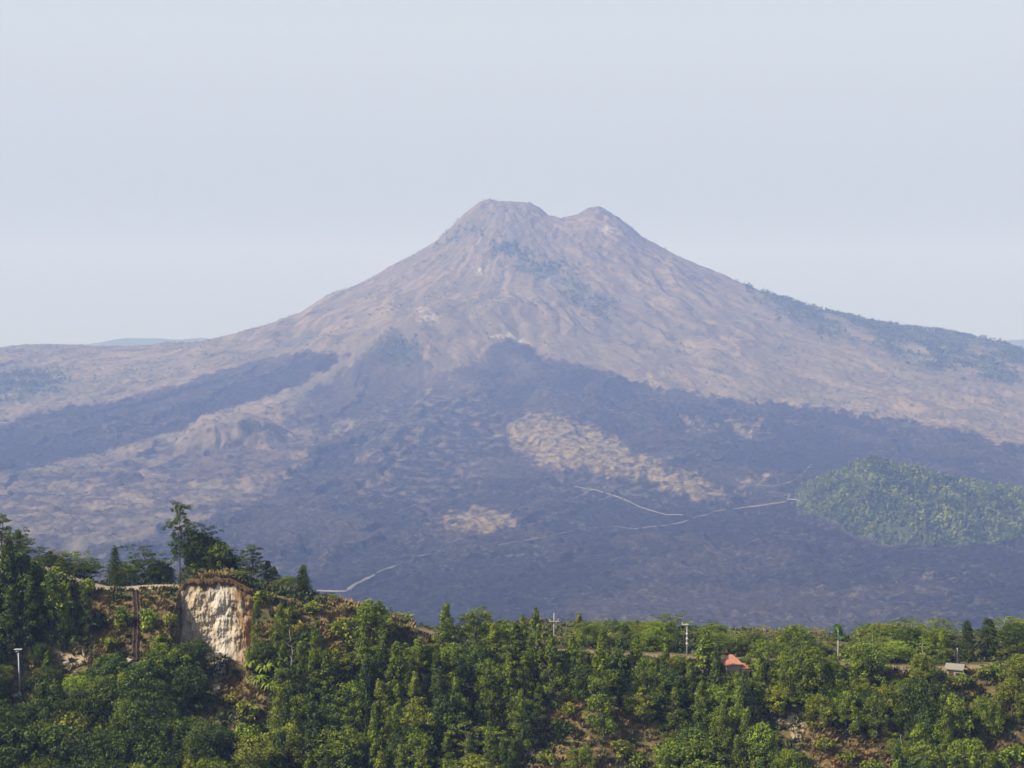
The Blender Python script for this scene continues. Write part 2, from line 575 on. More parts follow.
def volcano(x, y):
    x, y = np.broadcast_arrays(np.asarray(x, float), np.asarray(y, float))
    dx, dy = x - XS, y - Y0
    r = np.hypot(dx, dy)
    s = np.abs(dy) / np.maximum(r, 1e-6)
    side = np.where(dx < 0, np.interp(r, L_R, L_Z), np.interp(r, R_R, R_Z))
    fr = np.interp(r, F_R, F_Z)
    w = smooth(s * 1.05)
    w = np.where(dx > 0, w ** 1.25, w)
    z = side * (1 - w) + fr * w
    th = np.arctan2(dy, dx)
    gam = np.exp(-((r - 700) / 430) ** 2) * smooth(s * 3) * (0.45 + 0.9 * np.clip(fbm(x / 420, y / 420, 2, 48) + 0.4, 0, 1))
    warp = fbm(x / 300, y / 300, 2, 41) * 0.35
    warp = warp + fbm(x / 110, y / 110, 3, 47) * 0.13
    gul = (1 - np.abs(perlin(th * 5 + warp * 3, r / 520, 42)) * 2) * 12 + (1 - np.abs(perlin(th * 15 + warp * 5, r / 260, 43)) * 2) * 4.5
    z = z + gul * gam
    crag = (1 - np.abs(fbm(x / 55, y / 55, 4, 49, 0.6)) * 1.6)
    z = z + crag * 9 * np.exp(-(r / 420) ** 2) * smooth((r - 12) / 60) - 4 * np.exp(-(r / 420) ** 2)
    z = z + fbm(x / 160, y / 160, 5, 44, 0.55) * 9 * smooth((r - 60) / 400) * np.where(r > 900, 0.55, 1.0)
    # side cones
    z = z + np.minimum(bumpf(x, y, at(392, 4420), 4420, 310, 100, 0.9), 84) * (1 + 0.22 * perlin(x / 70, y / 240, 68) * smooth(np.hypot(x - at(392, 4420), y - 4420) / 90)) + bumpf(x, y, at(505, 4560), 4560, 260, 42, 1.0)
    z = z + bumpf(x, y, at(214, 3560), 3560, 95, 58, 0.8) + bumpf(x, y, at(262, 3600), 3600, 80, 48, 0.8) + bumpf(x, y, at(243, 3680), 3680, 80, 46, 0.8)
    z = z + bumpf(x, y, at(546, 3950), 3950, 90, 30) + bumpf(x, y, at(590, 4000), 4000, 80, 14)
    z = z + hill_z(x, y)
    # rough lava
    rough = smooth((r - 700) / 700)
    lv = (1 - np.abs(fbm(x / 60, y / 60, 4, 45, 0.6)))
    z = z + (lv * 7 - 5) * rough * smooth((y - 600) / 300) + fbm(x / 17, y / 17, 3, 46) * 2.2 * rough
    fl = np.clip(0.5 + 0.75 * fbm(np.arctan2(dy, dx) * 9 + 0.5 * fbm(x / 260, y / 260, 3, 66), r / 700, 3, 67, 0.6), 0, 1)
    z = z + smooth((fl - 0.45) / 0.12) * 9 * rough * smooth((3100 - r) / 300)
    return z


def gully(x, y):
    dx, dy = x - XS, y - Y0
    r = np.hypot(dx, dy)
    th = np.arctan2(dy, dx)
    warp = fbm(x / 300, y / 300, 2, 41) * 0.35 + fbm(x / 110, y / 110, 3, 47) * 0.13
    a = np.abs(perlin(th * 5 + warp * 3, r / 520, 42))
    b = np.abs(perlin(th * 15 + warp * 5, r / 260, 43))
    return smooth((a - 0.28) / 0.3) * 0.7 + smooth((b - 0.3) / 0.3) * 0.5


def warp_px(x, y, px, py, a):
    f = np.maximum(y / 60.0, 10)
    return px + fbm(x / (f * 0.9), y / (f * 1.4), 5, 51, 0.6) * a, py + fbm(x / (f * 0.9), y / (f * 1.4), 5, 52, 0.6) * a * 0.5


LAVA = [
    [(-250, 452), (0, 421), (60, 408), (120, 399), (180, 384), (240, 364), (300, 351), (330, 352), (348, 352), (325, 372), (300, 385), (270, 395), (215, 412),
     (180, 430), (100, 452), (50, 465), (0, 474), (-250, 500)],
    [(452, 372), (480, 352), (506, 338), (540, 350), (600, 371), (650, 384), (700, 393), (760, 402), (830, 409), (900, 419), (960, 431), (1024, 443),
     (1400, 460), (1400, 900), (-400, 900), (-400, 600), (0, 585), (80, 557), (150, 536), (205, 520), (250, 503), (283, 480), (310, 455), (325, 436), (345, 428), (362, 420),
     (400, 405), (430, 395)],
    [(395, 338), (412, 346), (432, 362), (446, 378), (430, 397), (400, 408), (360, 421), (325, 420), (292, 411), (320, 388), (350, 362), (375, 345)],
    [(158, 470), (185, 455), (205, 448), (235, 452), (262, 446), (290, 452), (285, 470), (240, 478), (200, 482)],
]
TAN = [
    [(500, 434), (518, 420), (545, 408), (562, 414), (600, 434), (640, 455), (690, 474), (726, 495), (700, 499), (640, 478), (590, 472), (540, 462), (510, 450)],
    [(450, 515), (470, 507), (500, 512), (525, 522), (510, 530), (480, 533), (460, 527)],
    [(688, 419), (698, 418), (712, 432), (702, 434)], [(720, 417), (745, 424), (772, 438), (755, 438), (730, 428)],
    [(738, 478), (758, 474), (768, 480), (745, 485)], [(972, 431), (1030, 437), (1200, 440), (1200, 447), (1030, 443), (985, 439)],
]
GREEN = [
    [(745, 280), (820, 300), (900, 318), (1000, 333), (1080, 350), (1300, 360), (1300, 395), (1080, 390), (1024, 380), (960, 379), (920, 366), (885, 348), (800, 328), (770, 308)],
    [(478, 247), (500, 240), (530, 252), (548, 258), (582, 254), (574, 268), (545, 272), (520, 277), (492, 263)],
    [(563, 274), (582, 276), (606, 305), (640, 344), (625, 342), (590, 312)],
    [(-200, 372), (50, 369), (76, 378), (66, 392), (20, 400), (-200, 425)],
    [(380, 335), (412, 338), (430, 355), (440, 372), (410, 372), (372, 350)],
    [(440, 240), (462, 220), (470, 232), (452, 250)],
]
PALE = [[(417, 312), (426, 307), (438, 318), (436, 328), (420, 323)], 
        [(600, 226), (612, 224), (616, 232), (604, 234)], [(470, 268), (475, 266), (482, 278), (477, 279)], 
        [(485, 336), (510, 334), (530, 344), (512, 341)]]

vpx = np.concatenate([np.linspace(-1400, -60, 60)[:-1], np.arange(-60, 1084, 1.55), np.linspace(1084, 2424, 60)[1:]])
vy = np.concatenate([np.linspace(560, 1640, 40)[:-1], 1640 * (2700 / 1640.0) ** np.linspace(0, 1, 190)[:-1], np.linspace(2700, 4300, 310)[:-1],
                     np.linspace(4300, 5230, 270)[:-1], np.linspace(5230, 7600, 50)])
VPX, VY = np.meshgrid(vpx, vy)
VX = (VPX - CX) / F * VY
VZ = volcano(VX, VY)
px, py = proj(VX, VY, VZ)
wpx, wpy = warp_px(VX, VY, px, py, 9)
front_v = VY < Y0 + 60
fs = np.maximum(VY / 60.0, 10)
FINE = fbm(VX / 22, VY / 34, 4, 55, 0.65)


WARPS = []
for k in range(5):
    sc = 0.35 + 0.36 * k
    WARPS.append((fbm(VX / (fs * sc), VY / (fs * sc * 1.5), 3, 200 + k * 9, 0.6) * (0.4 + sc), fbm(VX / (fs * sc), VY / (fs * sc * 1.5), 3, 203 + k * 9, 0.6) * 0.42 * (0.4 + sc)))


def soft(polys, amp, sharp=0.22, fine=0.42):
    acc = np.zeros(VX.shape)
    allp = np.array([q for p in polys for q in p], float)
    sel = (px > allp[:, 0].min() - 4 * amp) & (px < allp[:, 0].max() + 4 * amp) & (py > allp[:, 1].min() - 3 * amp) & (py < allp[:, 1].max() + 3 * amp)
    X, Y = px[sel], py[sel]
    a_ = np.zeros(X.shape)
    for wx_, wy_ in WARPS:
        ax, ay = X + wx_[sel] * amp, Y + wy_[sel] * amp
        m_ = np.zeros(X.shape, bool)
        for p in polys:
            m_ |= inside(ax, ay, p)
        a_ += m_
    acc[sel] = a_ / len(WARPS)
    return smooth((acc + FINE * fine * (1 - np.abs(acc * 2 - 1)) - 0.5) / sharp + 0.5) * front_v


lava = np.maximum.reduce([soft(LAVA[:1], 9, 0.35, 0.7), soft(LAVA[1:2], 14, 0.45, 0.8), soft(LAVA[2:3], 13, 0.5) * 0.85, soft(LAVA[3:4], 12, 0.5) * 0.6])
mott = soft([[(-100, 478), (60, 470), (180, 440), (300, 398), (340, 420), (300, 470), (250, 505), (80, 560), (-100, 600)]], 16, 0.8)
lava = np.maximum(lava, mott * np.clip(0.52 + 1.2 * fbm(VX / 60, VY / 75, 5, 56, 0.65), 0.1, 0.9))
scr_ = soft([[(345, 440), (385, 405), (470, 380), (505, 420), (490, 470), (430, 520), (350, 500)], [(540, 466), (640, 480), (700, 505), (560, 492)]], 22, 0.9)
lava = lava * (1 - scr_ * np.clip(-0.15 + 1.5 * fbm(VX / 26, VY / 34, 4, 57, 0.65), 0, 0.6))
lava = lava * (1 - 0.4 * np.exp(-((px - 450) / 110) ** 2) * smooth((425 - py) / 90) * np.clip(0.7 + fbm(VX / 90, VY / 120, 4, 58), 0, 1.4))
lava[VY < 1700] = 1.0
w2x, w2y = warp_px(VX, VY, px, py, 15)
tan = np.zeros(VX.shape)
tan = soft(TAN, 15, 0.95, 1.3)
tan = tan * np.clip(0.62 + 0.85 * fbm(VX / 16, VY / 24, 4, 61, 0.7), 0.05, 1)
green = np.zeros(VX.shape)
green = soft(GREEN, 20, 0.95, 1.2) * np.clip(0.62 + 1.0 * fbm(VX / 120, VY / 150, 4, 64), 0, 1)
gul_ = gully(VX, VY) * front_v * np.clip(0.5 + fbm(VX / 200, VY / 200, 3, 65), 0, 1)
th_ = np.arctan2(VY - Y0, VX - XS)
rr_ = np.hypot(VX - XS, VY - Y0)
chute = np.clip(0.5 + 0.8 * fbm(th_ * 26 + 1.2 * fbm(VX / 150, VY / 150, 3, 69), rr_ / 330, 4, 70, 0.6), 0, 1)
flow = np.clip(0.5 + 0.75 * fbm(th_ * 9 + 0.5 * fbm(VX / 260, VY / 260, 3, 66), rr_ / 700, 5, 67, 0.6), 0, 1)
pal = np.zeros(VX.shape)
pal = soft(PALE, 6, 0.9, 1.2) * 0.75
hillm = smooth(hill_z(VX, VY) / 5.0)
lava = lava * (1 - hillm)
speck = np.clip(fbm(VX / 45, VY / 45, 4, 63, 0.65), -1, 1) * 0.5 + 0.5

tv = NT('volcano_ground')
nA = tv.noise(0.011, 6, 0.62)
nB = tv.noise(0.055, 5, 0.65)
nC = tv.noise(0.2, 3, 0.6)
nL = tv.noise(0.0035, 5, 0.6, None, 0.8)
brownc = tv.mix(tv.ramp(nA, 0.34, 0.68), (0.145, 0.111, 0.080), (0.205, 0.156, 0.110))
brownc = tv.mix(tv.ramp(tv.attr('chute'), 0.36, 0.72, 0.0, 0.75), brownc, (0.112, 0.090, 0.068))
brownc = tv.mix(tv.ramp(tv.attr('chute'), 0.34, 0.18, 0.0, 0.6), brownc, (0.225, 0.170, 0.120))
brownc = tv.mix(tv.ramp(nL, 0.45, 0.65, 0, 0.6), brownc, (0.135, 0.115, 0.085))
brownc = tv.mix(tv.ramp(nB, 0.54, 0.66, 0, 0.5), brownc, (0.09, 0.09, 0.06))
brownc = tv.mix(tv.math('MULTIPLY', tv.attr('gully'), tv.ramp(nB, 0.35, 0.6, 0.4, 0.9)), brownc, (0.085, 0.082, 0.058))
flow_n = tv.attr('flow')
nF = tv.noise(0.12, 4, 0.65)
lavac = tv.mix(tv.ramp(nF, 0.36, 0.64), (0.004, 0.0035, 0.004), (0.026, 0.022, 0.024))
lavac = tv.mix(tv.ramp(flow_n, 0.5, 0.85, 0, 0.7), lavac, tv.mix(nF, (0.012, 0.010, 0.010), (0.075, 0.060, 0.050)))
ridge_a = tv.math('ABSOLUTE', tv.math('SUBTRACT', tv.noise(0.012, 6, 0.65, None, 0.5), 0.5), 0.0)
lines = tv.math('MULTIPLY', tv.ramp(ridge_a, 0.002, 0.018, 1.0, 0.0), tv.ramp(nF, 0.42, 0.58))
lavac = tv.mix(tv.math('MULTIPLY', lines, tv.ramp(nL, 0.38, 0.58, 0.15, 0.7)), lavac, (0.15, 0.13, 0.105))
lavac = tv.mix(tv.math('MULTIPLY', tv.ramp(nF, 0.58, 0.66), tv.ramp(nA, 0.44, 0.62, 0.03, 0.6)), lavac, (0.15, 0.125, 0.095))
lavac = tv.mix(tv.ramp(tv.math('SUBTRACT', 0.5, flow_n), 0.0, 0.3, 0, 0.6), lavac, (0.010, 0.008, 0.010))
c = tv.mix(tv.attr('lava'), brownc, lavac)
c = tv.mix(tv.attr('tan'), c, tv.mix(nC, (0.165, 0.122, 0.062), (0.29, 0.222, 0.122)))
c = tv.mix(tv.math('MULTIPLY', tv.attr('green'), tv.ramp(nB, 0.32, 0.55, 0.35, 0.95)), c, tv.mix(nC, (0.03, 0.045, 0.02), (0.075, 0.095, 0.045)))
c = tv.mix(tv.attr('hill'), c, tv.mix(tv.ramp(nA, 0.64, 0.76), (0.05, 0.065, 0.022), (0.20, 0.155, 0.08)))
c = tv.mix(tv.math('MULTIPLY', tv.attr('pale'), tv.ramp(nB, 0.40, 0.62)), c, (0.50, 0.44, 0.36))
tv.color(c)
tv.bump(nB, 0.55, 7.0)
terrain = link('mountain', np_mesh('mountain', np.stack([VX, VY, VZ], -1).reshape(-1, 3), grid_faces(*VX.shape),
               {'lava': lava, 'tan': tan, 'green': green, 'pale': pal, 'hill': hillm, 'gully': np.clip(gul_, 0, 1), 'flow': flow, 'chute': chute}, True), tv.m)
terrain['kind'] = 'structure'
terrain['label'] = 'brown volcano with two peaks above a dark lava plain'

# pale tracks on the lava, draped ribbons
tt = NT('track_gravel')
tt.color(tt.mix(tt.noise(0.08, 4), (0.14, 0.125, 0.105), (0.27, 0.245, 0.21)))


def on_plain(px_, py_):
    ys = np.linspace(1500, 5150, 3000)
    zs = volcano((px_ - CX) / F * ys, ys)
    pyy = HZ - F * zs / ys
    hit = np.nonzero(pyy <= py_)[0]
    i = hit[0] if len(hit) else len(ys) - 1
    return (px_ - CX) / F * ys[i], ys[i]


def track(pts, width):
    w = [on_plain(*p) for p in pts]
    sx, sy = [], []
    for i in range(len(w) - 1):
        n = max(2, int(np.hypot(w[i + 1][0] - w[i][0], w[i + 1][1] - w[i][1]) / 6))
        t = np.linspace(0, 1, n, endpoint=(i == len(w) - 2))
        sx.append(w[i][0] + (w[i + 1][0] - w[i][0]) * t)
        sy.append(w[i][1] + (w[i + 1][1] - w[i][1]) * t)
    sx, sy = np.concatenate(sx), np.concatenate(sy)
    sx = sx + fbm(sx / 120, sy / 120, 2, 71) * 3
    sy = sy + fbm(sx / 80, sy / 80, 3, 72) * 6
    tx, ty = np.gradient(sx), np.gradient(sy)
    ln = np.hypot(tx, ty) + 1e-6
    nx, ny = -ty / ln, tx / ln
    wv = width * 0.5 * np.clip(0.55 + 1.1 * fbm(sx / 40, sy / 40, 3, 73), 0.03, 1.3)
    zz = volcano(sx, sy)
    zmax = np.max([np.roll(zz, k_) for k_ in range(-2, 3)], 0) if len(zz) > 8 else zz
    ker = np.ones(15) / 15
    zs_ = np.convolve(np.pad(zmax, 7, mode='edge'), ker, 'valid')
    P = []
    for o in (-1, -0.5, 0, 0.5, 1):
        X, Y = sx + nx * wv * o, sy + ny * wv * o
        P.append(np.stack([X, Y, zs_ + 1.2 - 1.2 * abs(o)], -1))
    P = np.stack(P, 0)
    o = link('path', np_mesh('path', P.reshape(-1, 3), grid_faces(*P.shape[:2]), None, True), tt.m)
    o['kind'] = 'structure'


track([(318, 594), (346, 592), (356, 586), (374, 576), (401, 566)], 5.5)
track([(418, 559), (446, 552)], 4.0)
track([(498, 545), (535, 541), (572, 537)], 4.0)
track([(612, 532), (650, 528), (682, 524), (716, 514), (742, 508), (792, 498)], 4.5)
track([(574, 487), (600, 491), (625, 500), (652, 512), (682, 521)], 1.5)
track([(760, 490), (786, 486), (800, 478), (812, 465)], 4.0)
track([(780, 500), (790, 494), (786, 500), (796, 504)], 3.5)

# far caldera rim
fx = np.linspace(-7000, 7000, 260)
fy = np.linspace(8300, 10200, 40)
FX, FY = np.meshgrid(fx, fy)
fpx = CX + F * FX / 9200
base_y = np.interp(fpx, [-400, 0, 60, 110, 160, 210, 300, 700, 960, 1010, 1030, 1200, 1600], [352, 352, 346, 341, 339, 338, 345, 350, 350, 342, 339, 336, 345])
rz_ = (HZ - base_y) / F * 9200
FZ = rz_ - 140 * np.abs((FY - 9200) / 900) ** 1.5 + fbm(FX / 260, FY / 260, 5, 81) * 14
tf = NT('far_rim_ground')
tf.color(tf.mix(tf.noise(0.01, 5), (0.05, 0.06, 0.035), (0.12, 0.12, 0.08)))
far = link('hills', np_mesh('hills', np.stack([FX, FY, np.maximum(FZ, -343)], -1).reshape(-1, 3), grid_faces(*FX.shape), None, True), tf.m)
far['kind'] = 'structure'

# ---------------------------------------------------------------- haze: one closed box of even air
hv, hf = box_geo(0, 5000, 0, 16000, 11600, 1)
zlo = min(float(GZ.min()), float(VZ.min()), -346.0) - 1.0
hv = [(x, y, zlo if z < 0 else 345.0) for x, y, z in hv]
hm = bpy.data.materials.new('haze')
hm.use_nodes = True
hn = hm.node_tree.nodes
hn.clear()
pv = hn.new('ShaderNodeVolumePrincipled')
pv.inputs['Color'].default_value = (*HAZE_COLOR, 1)
pv.inputs['Density'].default_value = HAZE_DENSITY
pv.inputs['Absorption Color'].default_value = (1, 1, 1, 1)
pv.inputs['Anisotropy'].default_value = 0.0
ho = hn.new('ShaderNodeOutputMaterial')
hm.node_tree.links.new(pv.outputs[0], ho.inputs['Volume'])
haze = link('haze', poly_mesh('haze', [(hv, hf)]), hm)
haze['kind'] = 'stuff'

# ---------------------------------------------------------------- tree shapes
def unit(v):
    return v / (np.linalg.norm(v, axis=-1, keepdims=True) + 1e-9)


def leaf_cloud(cent, nrm, size, aspect=0.62, tint=None):
    """a small pointed leaf spray (quad) at each point"""
    n = len(cent)
    nrm = unit(nrm)
    t = unit(np.cross(nrm, rng.normal(size=(n, 3))))
    b = np.cross(nrm, t)
    s = (size * (0.65 + 0.7 * rng.random(n)))[:, None]
    fold = nrm * s * 0.12
    v = np.stack([cent - t * s * 0.5, cent - b * s * aspect * 0.5 + fold, cent + t * s * 0.5, cent + b * s * aspect * 0.5 + fold], 1)
    f = np.arange(n * 4).reshape(n, 4)
    tint = rng.random(n) if tint is None else tint
    return v.reshape(-1, 3), f, np.repeat(tint, 4)


def puffs(cent, rad, per, size, up=0.35, squash=0.8, aspect=0.62, jit=0.7):
    n = len(cent)
    d = unit(rng.normal(size=(n, per, 3)) + np.array([0, 0, up]))
    rr = rad[:, None, None] * (0.45 + 0.6 * rng.random((n, per, 1)))
    p = cent[:, None] + d * rr * np.array([1, 1, squash])
    nn = d + rng.normal(size=d.shape) * jit
    tint = np.clip((0.5 + 0.25 * rng.normal(size=(n, 1))) * np.ones((1, per)) + 0.18 * rng.normal(size=(n, per)), 0, 1)
    return leaf_cloud(p.reshape(-1, 3), nn.reshape(-1, 3), size, aspect, tint.ravel())


def crown_mesh(name, parts):
    vs, fs, ts, b = [], [], [], 0
    for v, f, t in parts:
        vs.append(v); fs.append(f + b); ts.append(t); b += len(v)
    me = np_mesh(name, np.concatenate(vs), np.concatenate(fs), {'tint': np.concatenate(ts)})
    me.materials.append(LEAF)
    return me


def trunk_mesh(name, H, r0, limbs, mat, lean=0.03, start=0.25):
    geo = []
    pts = [(0, 0, -0.8)] + [(math.sin(i * 1.7) * lean * H * i / 5, math.cos(i * 2.1) * lean * H * i / 5, H * i / 5) for i in range(1, 6)]
    geo.append(tube_geo(pts, [r0 * 1.25] + [r0 * (1 - 0.85 * i / 5) for i in range(1, 6)]))
    for k in range(limbs):
        h = H * (start + (0.9 - start) * (k + 0.5) / limbs)
        a = k * 2.4 + 0.5
        L = H * 0.28 * (1.1 - h / H)
        b0 = Vector((0, 0, h))
        j = int(h / H * 5)
        b0.x, b0.y = pts[min(j + 0, 5)][0], pts[min(j + 0, 5)][1]
        geo.append(tube_geo([b0, b0 + Vector((math.cos(a) * L * .5, math.sin(a) * L * .5, L * .3)), b0 + Vector((math.cos(a) * L, math.sin(a) * L, L * .75))],
                            [r0 * .4, r0 * .28, r0 * .08], 5))
    me = poly_mesh(name, geo, True)
    me.materials.append(mat)
    return me


def columnar(i):
    H, R = 10.0, 2.15
    n = 84
    t = rng.random(n) ** 1.05 * 0.97 + 0.03
    az = rng.random(n) * 2 * np.pi
    lobes = 1 + 0.26 * np.sin(az * 2 + rng.random() * 6 + t * 5) + 0.16 * np.sin(az * 3 - t * 11 + rng.random() * 6)
    pr = np.minimum(1, t / 0.05) ** 0.5 * (1 - t ** (0.95 + 0.6 * rng.random())) ** 0.85 + 0.04
    rad = R * pr * lobes * np.sqrt(0.2 + 0.8 * rng.random(n))
    ax, ay = (rng.random() - 0.5) * 0.9, (rng.random() - 0.5) * 0.9
    c = np.stack([np.cos(az) * rad + ax * t, np.sin(az) * rad + ay * t, t * H * 0.94], -1)
    pr_ = (0.5 + 0.42 * rng.random(n)) * (1.12 - 0.45 * t)
    extra = np.stack([(rng.random(14) - .5) * .8 + ax, (rng.random(14) - .5) * .8 + ay, H * (0.8 + 0.19 * rng.random(14))], -1)
    return crown_mesh('columnar_crown', [puffs(c, pr_, 66, 0.235 + 0.025 * (i % 5)), puffs(extra, np.full(14, 0.3), 30, 0.22)]), \
        trunk_mesh('columnar_trunk', 8.5, 0.2, 6, BARK)


def broadleaf(i):
    H, R = 8.0, 3.7
    nl = rng.integers(6, 10)
    cs, rs_ = [], []
    for k in range(nl):
        a = k * 2.399 + rng.random()
        q = math.sqrt((k + 0.4) / nl)
        lc = np.array([math.cos(a) * R * 0.72 * q, math.sin(a) * R * 0.72 * q, H * (0.76 - 0.34 * q * q + 0.1 * (rng.random() - .5))])
        lr = R * (0.38 + 0.16 * rng.random())
        m = 15
        d = unit(rng.normal(size=(m, 3)) + np.array([0, 0, 0.45]))
        cs.append(lc + d * lr * (0.55 + 0.5 * rng.random((m, 1))) * np.array([1, 1, 0.85]))
        rs_.append(0.5 + 0.42 * rng.random(m))
    m = 26
    a = rng.random(m) * 2 * np.pi
    low = np.stack([np.cos(a) * R * .8 * np.sqrt(rng.random(m)), np.sin(a) * R * .8 * np.sqrt(rng.random(m)), H * (0.15 + 0.35 * rng.random(m))], -1)
    cs.append(low); rs_.append(0.7 + 0.4 * rng.random(m))
    return crown_mesh('broadleaf_crown', [puffs(np.concatenate(cs), np.concatenate(rs_), 56, 0.24 + 0.03 * (i % 4))]), \
        trunk_mesh('broadleaf_trunk', 6.2, 0.26, 7, BARK, 0.05, 0.2)


def lacy(i):
    """open crown of separate leafy layers, stem and limbs showing"""
    H, R = 8.5, 2.6
    cs, rs_ = [], []
    for k in range(11):
        t = 0.32 + 0.66 * (k + rng.random() * .6) / 11
        a = k * 2.4 + rng.random()
        L = R * (1.05 - 0.75 * (t - 0.3)) * (0.35 + 0.65 * rng.random())
        lc = np.array([math.cos(a) * L, math.sin(a) * L, t * H])
        m = 7
        cs.append(lc + rng.normal(size=(m, 3)) * np.array([0.75, 0.75, 0.28]))
        rs_.append(0.3 + 0.3 * rng.random(m))
    return crown_mesh('open_crown', [puffs(np.concatenate(cs), np.concatenate(rs_), 34, 0.23, 0.3, 0.55, 0.5)]), \
        trunk_mesh('open_trunk', 8.0, 0.13, 9, PALE_BARK if i % 2 else BARK, 0.05, 0.3)


def skyline(i):
    """tall thin tree with ragged tufts up a bare stem"""
    H = 11.0
    cs, rs_ = [], []
    for k in range(30):
        t = 0.30 + 0.70 * (k + 0.5) / 30
        a = rng.random() * 6.28
        L = (0.45 + 1.15 * math.sin(min(1, (t - 0.25) / 0.75) * math.pi) ** 0.8) * (0.3 + 0.8 * rng.random())
        m = 4
        cs.append(np.array([math.cos(a) * L, math.sin(a) * L, t * H * 0.98]) + rng.normal(size=(m, 3)) * np.array([.3, .3, .22]))
        rs_.append(0.24 + 0.25 * rng.random(m))
    return crown_mesh('tufted_crown', [puffs(np.concatenate(cs), np.concatenate(rs_), 26, 0.25, 0.2, 0.8, 0.45)]), \
        trunk_mesh('tufted_trunk', 10.4, 0.14, 12, BARK, 0.02, 0.3)


def pine(i):
    H, R = 7.0, 1.75
    P, N = [], []
    for k in range(13):
        t = 0.16 + 0.82 * k / 13
        for j in range(8):
            a = j * 0.785 + k * 0.4 + rng.random() * .3
            L = R * (1.03 - t) * (0.75 + 0.4 * rng.random()) + 0.1
            m = int(16 + 38 * (1 - t))
            q = rng.random(m) ** 0.7
            p = np.stack([np.cos(a) * L * q, np.sin(a) * L * q, t * H - 0.22 * L * q + 0.1 * L * q ** 3], -1) + rng.normal(size=(m, 3)) * 0.1
            P.append(p); N.append(rng.normal(size=(m, 3)) * .6 + np.array([0, 0, 1]))
    m = 30
    P.append(np.stack([rng.normal(size=m) * .05, rng.normal(size=m) * .05, H * (0.93 + 0.08 * rng.random(m))], -1)); N.append(rng.normal(size=(m, 3)))
    return crown_mesh('pine_crown', [leaf_cloud(np.concatenate(P), np.concatenate(N), 0.26, 0.4)]), trunk_mesh('pine_trunk', 6.8, 0.13, 4, BARK, 0.0)


def cypress(i):
    H, R = 8.0, 0.85
    n = 130
    t = rng.random(n) * 0.97 + 0.02
    az = rng.random(n) * 6.28
    r = R * np.minimum(1, t / 0.12) ** .5 * (1 - t ** 3) ** 0.8 * (0.6 + 0.4 * rng.random(n))
    c_ = np.stack([np.cos(az) * r, np.sin(az) * r, t * H * 0.97], -1)
    return crown_mesh('cypress_crown', [puffs(c_, 0.26 + 0.16 * rng.random(n), 44, 0.2, 0.9, 1.5, 0.4)]), trunk_mesh('cypress_trunk', 6.5, 0.14, 0, BARK, 0.0)


def shrub(i):
    n = 20
    d = unit(rng.normal(size=(n, 3)) + np.array([0, 0, .5]))
    c_ = d * np.array([0.95, 0.95, 0.75]) * (0.4 + 0.6 * rng.random((n, 1))) + np.array([0, 0, 0.7])
    return crown_mesh('shrub_foliage', [puffs(c_, 0.32 + 0.25 * rng.random(n), 34, 0.24)]), trunk_mesh('shrub_stem', 1.2, 0.05, 5, BARK, .05)


def frond_plant(i):
    """tree fern: arching fronds from a short stem"""
    P, Nn, vs, fs, ts = [], [], [], [], []
    b = 0
    for j in range(22):
        a = j * 2.399
        L = 1.9 * (0.75 + 0.4 * rng.random())
        rise = 0.9 + 0.5 * rng.random()
        prev = None
        for s in range(10):
            q = s / 9.0
            ctr = np.array([math.cos(a) * L * q, math.sin(a) * L * q, 1.5 + rise * math.sin(q * 2.4) - 0.5 * q * q])
            w = 0.2 * math.sin(math.pi * (0.08 + 0.9 * q)) + 0.015
            sid = np.array([-math.sin(a), math.cos(a), 0]) * w
            droop = np.array([0, 0, -0.3 * w])
            row = [ctr - sid + droop, ctr, ctr + sid + droop]
            vs += row; ts += [0.35 + 0.5 * rng.random()] * 3
            if s:
                fs += [(b - 3, b - 2, b + 1, b), (b - 2, b - 1, b + 2, b + 1)]
            b += 3
    me = np_mesh('fern_fronds', np.array(vs), np.array(fs), {'tint': np.array(ts)})
    me.materials.append(LEAF)
    return me, trunk_mesh('fern_stem', 1.6, 0.11, 0, BARK, 0.0)


PROTO = {}
SIZE = {'col': (10.0, 5.2), 'rnd': (8.0, 7.6), 'lacy': (8.5, 5.6), 'sky': (11.0, 3.4), 'pine': (7.0, 3.4), 'cyp': (8.0, 1.9), 'bush': (1.7, 2.4), 'fern': (2.5, 3.6)}
NAMES = {'col': ('columnar_tree', 'columnar tree', 'tree'), 'rnd': ('broadleaf_tree', 'bushy tree', 'tree'), 'lacy': ('open_crowned_tree', 'open airy tree', 'tree'),
         'sky': ('tufted_tree', 'thin tufted tree', 'tree'), 'pine': ('pine_tree', 'cone shaped pine', 'tree'), 'cyp': ('cypress_tree', 'narrow cypress', 'tree'),
         'bush': ('shrub', 'low shrub', 'shrub'), 'fern': ('tree_fern', 'tree fern', 'fern')}
for k, fn, nv in (('col', columnar, 7), ('rnd', broadleaf, 6), ('lacy', lacy, 5), ('sky', skyline, 4), ('pine', pine, 2), ('cyp', cypress, 2), ('bush', shrub, 5), ('fern', frond_plant, 2)):
    PROTO[k] = [fn(i) for i in range(nv)]

TONE = {'dark': (0.050, 0.076, 0.014), 'mid': (0.108, 0.148, 0.018), 'bright': (0.15, 0.215, 0.024), 'olive': (0.140, 0.165, 0.022),
        'yellow': (0.20, 0.185, 0.028), 'blue': (0.056, 0.092, 0.020)}
TONE_WORD = {'dark': 'dark green', 'mid': 'green', 'bright': 'bright green', 'olive': 'olive green', 'yellow': 'yellowish', 'blue': 'deep green'}
TREES = []                          # every placed plant, labelled at the end


